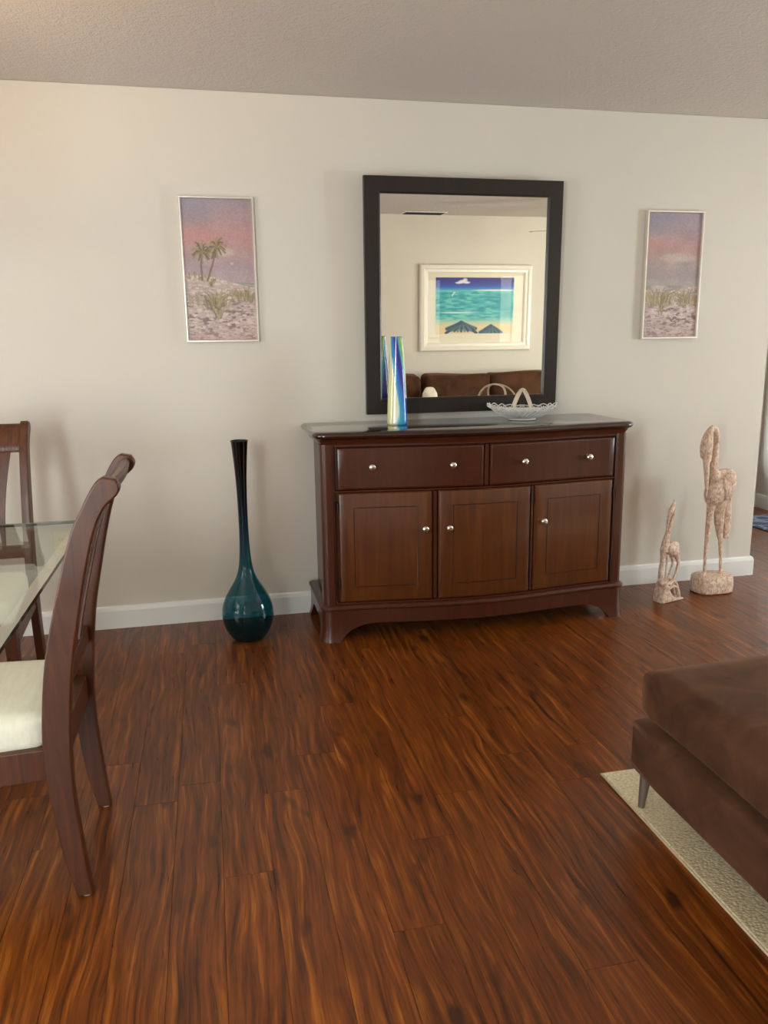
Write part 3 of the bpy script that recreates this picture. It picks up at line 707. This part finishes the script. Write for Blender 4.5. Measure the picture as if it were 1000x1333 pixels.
# ------------------------------------------------------------------ lattice basket dish
def basket():
    t = thing('basket_dish', 'white woven ceramic basket dish with a crossed loop handle on the sideboard', 'dish', (1.488, -.225, .965), math.radians(-22))
    a, b, hh = .163, .115, .066
    def S(u, v, o=0.):         # u angle, v 0..1 up the wall
        k = .36+.64*v**.72; sc = 1+.03*math.sin(10*u)*max(0, v-.75)*4
        return ((a*k*sc+o)*math.cos(u), (b*k*sc+o)*math.sin(u), .010+(hh-.010)*v**1.25+.006*math.cos(2*u)*v*v+(.004*math.cos(20*u) if v > .9 else 0))
    V = []; Fc = []; nu, nv = 80, 10
    for j in range(nv+1):
        for i in range(nu): V.append(S(2*PI*i/nu, .82*j/nv, -.002))
    for j in range(nv):
        for i in range(nu): l = (i+1) % nu; Fc.append((j*nu+i, j*nu+l, (j+1)*nu+l, (j+1)*nu+i))
    Fc.append(tuple(range(nu)))
    o = link('bowl', to_mesh('bowl', V, Fc, True, 60), 'ceramic', t); md = o.modifiers.new('thick', 'SOLIDIFY'); md.thickness = .003
    V = []; Fc = []
    for s in (-1, 1):
        for k in range(34):
            u0 = 2*PI*k/34; tube_geo([S(u0+s*.34*v, v, .0015) for v in np.linspace(.05, .95, 8)], .0019, 5, V=V, Fc=Fc)
    tag(link('lattice', to_mesh('lattice', V, Fc, True), 'ceramic', t), kind='stuff')
    V = []; Fc = []; nl = 22
    for k in range(nl):         # overlapping rim loops
        u0 = 2*PI*k/nl
        tube_geo([tuple(np.array(S(u0+(w_-.5)*2*PI/nl*1.7, .84+.22*math.sin(PI*w_), .002*math.cos(PI*w_)))) for w_ in np.linspace(0, 1, 12)], .0026, 6, V=V, Fc=Fc)
    tag(link('rim_loops', to_mesh('rim_loops', V, Fc, True), 'ceramic', t), kind='stuff')
    tube('foot_ring', [(.062*math.cos(2*PI*k/40), .043*math.sin(2*PI*k/40), .005) for k in range(40)], .005, 'ceramic', t, 8, closed=True)
    for s in (-1, 1):           # two crossed arches
        pts = []
        for w_ in np.linspace(-1, 1, 25):
            hgt = .150-(.150-.058)*abs(w_)**2.3; pts.append((s*.045*w_*abs(w_)**.5, .108*math.sin(w_*PI/2)*(1 if abs(w_) < 1 else 1), hgt))
        V, Fc = tube_geo(pts, .0036, 8); tube_geo([(q[0]+.006*s, q[1], q[2]-.002) for q in pts], .0026, 8, V=V, Fc=Fc)
        link('handle', to_mesh('handle', V, Fc, True), 'ceramic_handle', t)
basket()

# ------------------------------------------------------------------ carved birds
def ellipsoid(V, Fc, c, r, rot=(0, 0, 0), n=20, m=12):
    from mathutils import Euler
    R = Euler(rot).to_matrix(); b = len(V)
    for j in range(1, m):
        th = PI*j/m
        for i in range(n): ph = 2*PI*i/n; V.append(tuple(Vector(c)+R @ Vector((r[0]*math.sin(th)*math.cos(ph), r[1]*math.sin(th)*math.sin(ph), r[2]*math.cos(th)))))
    for j in range(m-2):
        for i in range(n): l = (i+1) % n; Fc.append((b+j*n+i, b+(j+1)*n+i, b+(j+1)*n+l, b+j*n+l))
    Fc.append(tuple(b+i for i in range(n))); Fc.append(tuple(b+(m-2)*n+i for i in range(n))[::-1])
def fuse(name, V, Fc, voxel, parent, mat, smooth=2):
    me = to_mesh('tmp', V, Fc); o = bpy.data.objects.new('tmp', me); COL.objects.link(o)
    r = o.modifiers.new('r', 'REMESH'); r.mode = 'VOXEL'; r.voxel_size = voxel
    s = o.modifiers.new('s', 'SMOOTH'); s.iterations = smooth; s.factor = .5
    dg = bpy.context.evaluated_depsgraph_get(); m2 = bpy.data.meshes.new_from_object(o.evaluated_get(dg)); m2.name = name
    bpy.data.objects.remove(o, do_unlink=True); bpy.data.meshes.remove(me)
    for f in m2.polygons: f.use_smooth = True
    m2.materials.clear(); return link(name, m2, mat, parent)
def sweep(V, Fc, pts, rad, n=12, k=6, **kw):
    P = catmull(pts, k); tube_geo(P, list(np.interp(np.linspace(0, 1, len(P)), np.linspace(0, 1, len(rad)), rad)), n, V=V, Fc=Fc, **kw)
def big_bird():
    ox, oy = 2.60, -.215
    t = thing('crane_carving', 'tall whitewashed wooden crane carving with its beak tucked down on an oval block', 'statue', (ox, oy, 0))
    X = lambda x: x-ox
    V = []; Fc = []
    # body: leaning egg, breast to the left
    ellipsoid(V, Fc, (X(2.612), .0, .575), (.070, .055, .098), (0, .42, 0)); ellipsoid(V, Fc, (X(2.584), -.010, .548), (.058, .050, .080), (0, .25, 0)); ellipsoid(V, Fc, (X(2.578), -.006, .61), (.036, .036, .060)); ellipsoid(V, Fc, (X(2.640), -.004, .588), (.056, .056, .085), (0, .30, 0))
    # neck rises on the right, hooks over and comes down as head and beak
    sweep(V, Fc, [(X(2.575), -.005, .595), (X(2.570), .0, .66), (X(2.575), .002, .74), (X(2.578), .0, .81), (X(2.565), -.006, .868), (X(2.535), -.014, .885), (X(2.512), -.018, .855)], [.036, .024, .0165, .0155, .017, .017, .018], 12)
    sweep(V, Fc, [(X(2.535), -.014, .888), (X(2.512), -.020, .85), (X(2.503), -.024, .80), (X(2.506), -.026, .755), (X(2.512), -.028, .715)], [.014, .024, .030, .027, .020], 14)
    sweep(V, Fc, [(X(2.545), -.012, .897), (X(2.510), -.012, .862), (X(2.488), -.014, .80), (X(2.488), -.016, .745), (X(2.494), -.018, .73)], [.010, .013, .014, .011, .005], 10)      # crest
    sweep(V, Fc, [(X(2.503), -.030, .735), (X(2.503), -.040, .66), (X(2.502), -.050, .59), (X(2.500), -.056, .530)], [.019, .014, .0095, .004], 10)      # beak
    # wing edge and tail
    sweep(V, Fc, [(X(2.655), .012, .57), (X(2.682), .024, .48), (X(2.697), .030, .38), (X(2.698), .030, .280)], [.030, .028, .025, .018], 10, sx=1., sy=.5)
    # legs, thighs and toes
    sweep(V, Fc, [(X(2.572), -.010, .525), (X(2.560), -.012, .43), (X(2.552), -.012, .30), (X(2.552), -.010, .17), (X(2.556), -.008, .095)], [.028, .019, .012, .0085, .010], 12)
    sweep(V, Fc, [(X(2.632), .004, .525), (X(2.634), .004, .42), (X(2.642), .002, .30), (X(2.652), .0, .18), (X(2.660), .0, .092)], [.034, .023, .013, .0085, .010], 12)
    sweep(V, Fc, [(X(2.624), .010, .47), (X(2.628), .012, .38), (X(2.640), .010, .29)], [.024, .020, .009], 10)
    for lx in (2.556, 2.660):
        for a in (-.5, 0, .5): sweep(V, Fc, [(X(lx), -.006, .102), (X(lx)-.018*math.cos(a), -.006-.018*math.sin(a)-.012, .1), (X(lx)-.034*math.cos(a), -.014-.03*math.sin(a)-.012, .098)], [.007, .006, .004], 8, 3)
    fuse('bird', V, Fc, .0036, t, 'carved', 3)
    Vw = []; Fw = []; ellipsoid(Vw, Fw, (X(2.622), -.044, .575), (.036, .014, .084), (.12, .26, 0))
    for k in range(4):          # feather ridges along the wing
        sweep(Vw, Fw, [(X(2.600+.012*k), -.056, .63-.012*k), (X(2.612+.011*k), -.058, .57-.01*k), (X(2.628+.007*k), -.050, .505)], [.004, .006, .004], 8)
    fuse('wing', Vw, Fw, .003, t, 'carved', 2)
    # feather scallops over back and wing
    # eye ring
    tag(link('eye', to_mesh('eye', *tube_geo([(X(2.512)+.007*math.cos(k*PI/6), -.0505, .765+.007*math.sin(k*PI/6)) for k in range(12)], .0018, 6, closed=True), True), 'carved', t), 'carved ring eye')
    # oval log block
    poly = []
    for k in range(28):
        a = 2*PI*k/28; c, s = math.cos(a), math.sin(a); kk = (abs(c)**3+abs(s)**3)**(-1/3)*(1+.02*math.sin(5*a)); poly.append((.108*kk*c+.006, .075*kk*s-.004))
    layered('base_block', poly, [(0, -.008), (.006, 0), (.05, .002), (.088, -.002), (.096, -.010), (.099, -.03)], 'carved', t)
big_bird()
def small_bird():
    ox, oy = 2.30, -.300
    t = thing('heron_carving', 'small whitewashed wooden heron carving on a triangular reed base beside the sideboard', 'statue', (ox, oy, 0))
    X = lambda x: x-ox; V = []; Fc = []
    sweep(V, Fc, [(X(2.245), 0, .270), (X(2.250), -.002, .315), (X(2.264), -.002, .37), (X(2.284), -.002, .43), (X(2.293), -.004, .475), (X(2.286), -.006, .505)], [.022, .019, .013, .0105, .010, .010], 12)     # neck
    sweep(V, Fc, [(X(2.294), -.004, .540), (X(2.284), -.008, .512), (X(2.264), -.012, .484), (X(2.250), -.014, .452), (X(2.243), -.014, .41), (X(2.243), -.012, .355)], [.003, .011, .014, .009, .0055, .004], 10)     # crest, head, beak
    ellipsoid(V, Fc, (X(2.292), 0, .272), (.060, .034, .030), (0, .62, 0))
    sweep(V, Fc, [(X(2.29), .004, .30), (X(2.325), .006, .285), (X(2.348), .006, .235), (X(2.366), .004, .178)], [.014, .030, .020, .006], 10, sx=1, sy=.7)
    sweep(V, Fc, [(X(2.240), 0, .285), (X(2.238), 0, .23), (X(2.231), 0, .16), (X(2.238), 0, .09)], [.017, .012, .0135, .018], 12)      # breast plume / post
    sweep(V, Fc, [(X(2.264), -.006, .25), (X(2.262), -.006, .17), (X(2.260), -.006, .09)], [.008, .0055, .007], 8)
    sweep(V, Fc, [(X(2.296), .0, .25), (X(2.312), -.002, .205), (X(2.292), -.004, .15), (X(2.268), -.004, .095)], [.013, .007, .006, .007], 8)      # bent leg
    sweep(V, Fc, [(X(2.358), .004, .19), (X(2.350), .004, .145), (X(2.326), .002, .105), (X(2.300), 0, .080)], [.007, .008, .009, .009], 8)      # reed to tail
    # arched reeds of the base
    for d in (0, .028): sweep(V, Fc, [(X(2.285), .004+d, .085), (X(2.32), .004+d, .100+d*.4), (X(2.352), .002+d, .082), (X(2.368), .0+d, .03), (X(2.370), 0+d, .006)], [.009, .008, .008, .008, .009], 8)
    sweep(V, Fc, [(X(2.285), -.016, .072), (X(2.315), -.018, .078), (X(2.345), -.018, .055), (X(2.358), -.018, .012)], [.009, .008, .008, .008], 8)
    sweep(V, Fc, [(X(2.252), 0, .10), (X(2.268), -.01, .075), (X(2.285), -.012, .06)], [.018, .016, .010], 8)
    fuse('bird', V, Fc, .0024, t, 'carved', 2)
    prism('base_wedge', [(X(2.222), .0), (X(2.376), .0), (X(2.374), .010), (X(2.345), .012), (X(2.300), .026), (X(2.270), .066), (X(2.254), .105), (X(2.240), .100), (X(2.226), .050)], -.034, .036, 'xz', 'carved', t, .005)
    t.rotation_euler = (0, 0, .28)
small_bird()

# ------------------------------------------------------------------ dining chairs and table
FRONT = [(.009, -.390), (.100, -.410), (.25, -.426), (.333, -.433), (.433, -.432), (.55, -.420), (.644, -.404), (.736, -.381), (.845, -.351), (.934, -.322), (.986, -.295), (1.024, -.274), (1.045, -.258), (1.054, -.243)]
BACK = [(.003, -.352), (.095, -.360), (.245, -.370), (.324, -.371), (.425, -.367), (.543, -.356), (.638, -.342), (.731, -.322), (.841, -.297), (.931, -.271), (.983, -.245), (1.010, -.216), (1.030, -.208), (1.048, -.216)]
CX = -.395
def chair(label, group):
    """local: faces -x, origin on the floor between the back legs"""
    t = thing('dining_chair', label, 'chair', (0, 0, 0), 0, group)
    fr = [(x-CX, z) for z, x in FRONT]; bk = [(x-CX, z) for z, x in BACK]
    fr = [(q[0], q[1]) for q in catmull([(a, b, 0) for a, b in fr], 3)]; bk = [(q[0], q[1]) for q in catmull([(a, b, 0) for a, b in bk], 3)]
    fr[0] = (fr[0][0], 0.004); bk[0] = (bk[0][0], .004)
    for s in (-1, 1):
        st = prism('back_leg', fr+bk[::-1], s*.20-.016, s*.20+.016, 'xz', 'chair_wood', t, .005)
        lathe('glide', [(.010, 0), (.012, .001), (.012, .006), (.004, .007)], 'rubber', st, 12, cx=.027, cy=s*.20)
    ctr = lambda z: (np.interp(z, [b for a, b in fr], [a for a, b in fr])+np.interp(z, [b for a, b in bk], [a for a, b in bk]))/2
    # fluted crest rail, dished backwards
    ny = 96; zs = [.935, .945, .965, .99, 1.015, 1.035, 1.043]; th = [.006, .012, .014, .015, .016, .013, .005]; V = []; Fc = []
    nz = len(zs)
    for side in (0, 1):
        for j, z in enumerate(zs):
            for i in range(ny+1):
                y = -.186+.372*i/ny; dish = .008*(1-(y/.186)**2); fl = .0022*(abs(math.sin(PI*y/.0125))) if 1 <= j <= nz-2 else 0
                c = ctr(z)+dish+.004; V.append((c+(-th[j]-fl if side == 0 else th[j]), y, z))
    k = nz*(ny+1)
    for j in range(nz-1):
        for i in range(ny):
            a = j*(ny+1)+i; Fc.append((a, a+1, a+ny+2, a+ny+1)); Fc.append((k+a, k+a+ny+1, k+a+ny+2, k+a+1))
    for i in range(ny): a = (nz-1)*(ny+1)+i; Fc.append((i, k+i, k+i+1, i+1)); Fc.append((a, a+1, k+a+1, k+a))
    for j in range(nz-1): a = j*(ny+1); Fc.append((a, a+ny+1, k+a+ny+1, k+a)); a += ny; Fc.append((a, k+a, k+a+ny+1, a+ny+1))
    link('crest_rail', to_mesh('crest_rail', V, Fc, True, 50), 'chair_wood', t)
    # lower back rail
    z0, z1 = .525, .575; c0 = ctr(.55)+.004
    box('back_rail', c0-.013, c0+.013, -.186, .186, z0, z1, 'chair_wood', t, .004)
    # tapered slats that follow the curve of the back
    for cy_t, cy_b in ((-.112, -.088), (0, 0), (.112, .088)):
        V = []; Fc = []; n = 16
        for i in range(n+1):
            w_ = i/n; z = .565+(.945-.565)*w_; y = cy_b+(cy_t-cy_b)*w_; hw = .024+.012*w_-.010*math.sin(PI*w_); c = ctr(z)+.004+.007*w_*(1-(y/.186)**2)
            V += [(c-.006, y-hw, z), (c+.006, y-hw, z), (c+.006, y+hw, z), (c-.006, y+hw, z)]
        for i in range(n):
            for k2 in range(4): Fc.append((i*4+k2, i*4+(k2+1) % 4, (i+1)*4+(k2+1) % 4, (i+1)*4+k2))
        Fc += [(0, 1, 2, 3), (n*4, n*4+1, n*4+2, n*4+3)]; link('slat', to_mesh('slat', V, Fc, True, 35), 'chair_wood', t)
    # seat frame
    xb, xf, yb, yfr = -.012, -.46, .196, .228
    for s in (-1, 1):
        prism('side_apron', [(xb, s*(yb-.012)), (xb, s*(yb+.012)), (xf+.02, s*(yfr+.004)), (xf+.02, s*(yfr-.02))][::s], .325, .405, 'xy', 'chair_wood', t, .003)
    box('front_apron', xf-.004, xf+.02, -yfr+.02, yfr-.02, .325, .405, 'chair_wood', t, .003)
    box('rear_apron', -.020, .008, -.184, .184, .345, .425, 'chair_wood', t, .003)
    for s in (-1, 1):
        y = s*(yfr-.018)
        V = []; Fc = []
        for z, r in ((.006, .013), (.2, .017), (.34, .021), (.406, .021)):
            for dx, dy in ((-1, -1), (1, -1), (1, 1), (-1, 1)): V.append((xf+.016+dx*r, y+dy*r, z))
        for i in range(3):
            for k2 in range(4): Fc.append((i*4+k2, i*4+(k2+1) % 4, (i+1)*4+(k2+1) % 4, (i+1)*4+k2))
        Fc += [(0, 1, 2, 3), (12, 13, 14, 15)]; fl = link('front_leg', to_mesh('front_leg', V, Fc), 'chair_wood', t)
        lathe('glide', [(.010, 0), (.012, .001), (.012, .007), (.004, .008)], 'rubber', fl, 12, cx=xf+.016, cy=y)
    c = cushion('seat_cushion', xf-.006, -.030, -.228, .228, .392, .484, .034, (0, 0, .012), 'cream_fabric', t, 14)
    for v in c.data.vertices:     # seat narrows towards the back
        k2 = (v.co.x-xf)/(-xf); v.co.y *= 1-.16*max(0, min(1, k2))
    return t
near = chair('cherry wood slat-back dining chair, cream seat, tucked side-on to the long glass table edge', 'cherry dining chairs')
near.location = (CX, -1.80, 0)
far = copy_tree(near); tag(far, 'cherry wood slat-back dining chair, cream seat, at the table end beside the wall')
far.location = (-.930, -.585, 0); far.rotation_euler = (0, 0, PI/2)
def table():
    t = thing('dining_table', 'large clear glass dining table with chairs tucked under it', 'table', (-.99, -1.93, 0))
    hx, hy, b, zt = .55, .945, .030, .750
    V = []; Fc = []
    def ring(ax, ay, z): V.extend([(-ax, -ay, z), (ax, -ay, z), (ax, ay, z), (-ax, ay, z)])
    ring(hx-b, hy-b, zt); ring(hx, hy, zt-.002); ring(hx, hy, zt-.013); ring(hx-.002, hy-.002, zt-.0135)
    Fc = [(0, 1, 2, 3)]
    top = link('glass_top', to_mesh('glass_top', V[:4]+V[12:], Fc+[(7, 6, 5, 4)]), 'table_glass', t)
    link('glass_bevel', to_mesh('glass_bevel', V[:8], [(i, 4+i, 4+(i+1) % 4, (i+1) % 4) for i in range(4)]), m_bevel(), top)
    V2 = V[4:16]; F2 = []
    F2 = [(i, 4+i, 4+(i+1) % 4, (i+1) % 4) for i in range(4)]+[(4+i, 8+i, 8+(i+1) % 4, 4+(i+1) % 4) for i in range(4)]
    link('glass_edge', to_mesh('glass_edge', V2, F2), 'table_glass_edge', top)
    for s in (-1, 1):
        for q in (-1, 1):
            P = catmull([(q*.18, s*.36, .018), (q*.15, s*.36, .12), (q*.09, s*.34, .33), (q*.14, s*.36, .58), (q*.26, s*.46, .734)], 6)
            tube('curved_leg', P, [.035, .034, .032, .030, .026], 'chair_wood', t, 12)
            lathe('support_pad', [(.02, .7335), (.03, .7345), (.03, .7365), (.02, .737)], 'rubber', t, 16, cx=q*.26, cy=s*.46)
            lathe('foot', [(.038, 0), (.042, .004), (.042, .016), (.03, .03)], 'chair_wood', t, 16, cx=q*.18, cy=s*.36)
    box('stretcher', -.03, .03, -.35, .35, .30, .36, 'chair_wood', t, .006)
    for s in (-1, 1): box('cross_brace', -.12, .12, s*.34-.02, s*.34+.02, .30, .36, 'chair_wood', t, .005)
table()

# ------------------------------------------------------------------ rug and sectional sofa
def flat_rug(name, label, x0, x1, y0, y1, h, mat, edge):
    t = thing(name, label, 'rug', ((x0+x1)/2, (y0+y1)/2, 0)); a, b = (x1-x0)/2, (y1-y0)/2
    layered('pile', [(-a, -b), (a, -b), (a, b), (-a, b)], [(.0005, -.002), (h*.5, -.002), (h, -.006)], mat, t)
    tube('binding', [(-a, -b, h*.45), (a, -b, h*.45), (a, b, h*.45), (-a, b, h*.45)], h*.42, edge, t, 6, closed=True)
    return t
flat_rug('woven_rug', 'beige woven wool rug under the brown sofa', 1.138, 4.35, -4.0, -1.80, .010, 'rug', 'rug_edge')
flat_rug('hall_rug', 'blue patterned rug on the hallway floor', 3.80, 4.22, -.10+.25, 1.34, .008, 'blue_rug', plain('navy_binding', (36, 46, 74), .9))
def sofa():
    t = thing('sectional_sofa', 'brown suede sectional sofa with a long chaise end and loose back cushions', 'sofa', (1.13, -1.96, .0118))
    L = lambda x: x-1.13; Y = lambda y: y+1.96; y_w = YB+.03
    # chaise
    cushion('chaise_base', L(1.130), L(2.09), Y(-4.30), Y(-1.965), .108, .272, .022, (0, 0, 0), 'suede', t, 12)
    cushion('chaise_cushion', L(1.146), L(2.085), Y(-3.95), Y(-1.960), .276, .424, .040, (.010, .012, .022), 'suede', t, 22, .003, 3)
    # long run against the back wall
    cushion('seat_base', L(2.10), L(4.40), Y(-4.30), Y(-3.40), .108, .272, .022, (0, 0, 0), 'suede', t, 10)
    for k in range(3):
        a = 2.10+.70*k; cushion('seat_cushion', L(a+.004), L(a+.696), Y(-3.95), Y(-3.385), .276, .424, .04, (.008, .01, .02), 'suede', t, 14, .003, 5+k)
    cushion('back', L(1.130), L(4.40), Y(-4.33), Y(-4.14), .12, .70, .035, (0, 0, 0), 'suede', t, 12)
    cushion('arm', L(4.20), L(4.42), Y(-4.28), Y(-3.36), .108, .58, .05, (0, 0, .01), 'suede', t, 12)
    for k, (a, b) in enumerate(((1.30, 2.085), (2.125, 2.800), (2.815, 3.50), (3.515, 4.18))):
        cushion('back_cushion', L(a), L(b), Y(-4.18), Y(-3.95), .44, .872+(.008 if k == 2 else 0), .045, (.006, .06, .004), 'suede', t, 18, .008, 20+k)
    for (x, y, sx, sy) in ((1.172, -1.998, -.012, -.002), (2.04, -2.0, .01, .01), (1.18, -4.22, -.01, -.01), (4.33, -3.46, .01, .01), (4.33, -4.22, .01, -.01), (2.2, -3.46, 0, .01)):
        lx, ly = L(x), Y(y); V, Fc = tube_geo([(lx+sx, ly+sy, 0), (lx, ly, .112)], [.0095, .0175], 16); link('leg', to_mesh('leg', V, Fc, True, 50), 'leg_metal', t)
sofa()
c = thing('throw_pillow', 'small cream throw pillow propped on the brown sofa', 'pillow', (2.135, -3.80, .457))
pl = cushion('cover', -.075, .075, -.05, .05, 0, .295, .048, (.0, .02, .03), 'cream_fabric', c, 14); c.rotation_euler = (math.radians(8), 0, 0)

# ------------------------------------------------------------------ fittings: outlet, vent, ceiling fan, pendant
def outlet():
    t = thing('wall_outlet', 'ivory double power outlet low on the wall behind the glass table', 'outlet', (-.715, -.0005, .435))
    box('cover_plate', -.035, .035, -.006, 0, -.057, .057, 'ivory', t, .003)
    for z in (-.022, .022):
        s = box('socket', -.017, .017, -.0085, -.004, z-.014, z+.014, 'ivory', t, .004)
        for x in (-.006, .006): box('slot', x-.0012, x+.0012, -.0088, -.0082, z-.003, z+.006, 'dark', s)
outlet()
def vent():
    t = thing('ceiling_vent', 'dark slatted air vent in the ceiling above the sofa', 'vent', (2.17, -4.23, H))
    box('recess', -.20, .20, -.10, .10, -.003, -.001, 'dark', t)
    for (a, b, c_, d) in ((-.215, .215, -.112, -.10), (-.215, .215, .10, .112), (-.215, -.20, -.10, .10), (.20, .215, -.10, .10)): box('frame', a, b, c_, d, -.008, -.001, 'trim', t, .002)
    for k in range(9): y = -.092+.023*k; box('slat', -.20, .20, y-.004, y+.004, -.007, -.0045, 'dark', t)
vent()
def emis(name, c, s):
    t = NT(name); t.set(Base_Color=C4((250, 244, 230)), Roughness=.5); t.b.inputs['Emission Color'].default_value = (*c, 1); t.b.inputs['Emission Strength'].default_value = s; return t.m
def fan():
    t = thing('ceiling_fan', 'white five-blade ceiling fan with a lit bowl over the living area', 'fan', (3.42, -2.85, 0))
    lathe('canopy', [(.02, 2.36), (.06, 2.39), (.07, H-.002), (.02, H-.001)], 'fan_blade', t, 24)
    lathe('downrod', [(.012, 2.24), (.012, 2.38)], 'fan_blade', t, 12)
    lathe('motor', [(.03, 2.12), (.10, 2.14), (.12, 2.18), (.11, 2.23), (.03, 2.25)], 'fan_blade', t, 32)
    lathe('light_bowl', [(.01, 2.03), (.07, 2.04), (.11, 2.075), (.115, 2.115), (.10, 2.12)], emis('fan_bowl_glow', (1, .72, .42), 30), t, 32)
    for k in range(5):
        a = 2*PI*k/5+3.74; ca, sa = math.cos(a), math.sin(a)
        def R(u, v, z): return (u*ca-v*sa, u*sa+v*ca, z)
        V = [R(.16, -.05, 2.176), R(.16, .05, 2.186), R(.62, .07, 2.190), R(.66, .04, 2.188), R(.66, -.04, 2.178), R(.62, -.07, 2.174)]
        V += [(x, y, z-.006) for x, y, z in V]; Fc = [(0, 1, 2, 3, 4, 5), (11, 10, 9, 8, 7, 6)]+[(i, 6+i, 6+(i+1) % 6, (i+1) % 6) for i in range(6)]
        b = link('blade', to_mesh('blade', V, Fc), 'fan_blade', t)
        link('blade_arm', to_mesh('blade_arm', *tube_geo([R(.09, 0, 2.17), R(.20, 0, 2.172)], .010, 8)), 'leg_metal', b)
fan()
def pendant():
    t = thing('pendant_lamp', 'warm glass uplight pendant over the dining table', 'lamp', (-.99, -1.55, 0))
    lathe('canopy', [(.02, 2.41), (.06, 2.42), (.065, H-.001), (.02, H-.001)], 'leg_metal', t, 24)
    lathe('stem', [(.008, 1.86), (.008, 2.42)], 'leg_metal', t, 12)
    lathe('bowl', [(.01, 1.80), (.10, 1.815), (.19, 1.86), (.23, 1.925), (.235, 1.94), (.225, 1.94), (.18, 1.875), (.10, 1.835), (.01, 1.82)], plain('frosted_amber_bowl', (238, 222, 192), .5), t, 40)
    for k in range(3):
        a = 2*PI*k/3; lathe('bulb', [(.008, 1.86), (.022, 1.88), (.03, 1.91), (.024, 1.94), (.006, 1.955)], emis('bulb_glow', (1, .62, .28), 165), t, 16, cx=.09*math.cos(a), cy=.09*math.sin(a))
pendant()
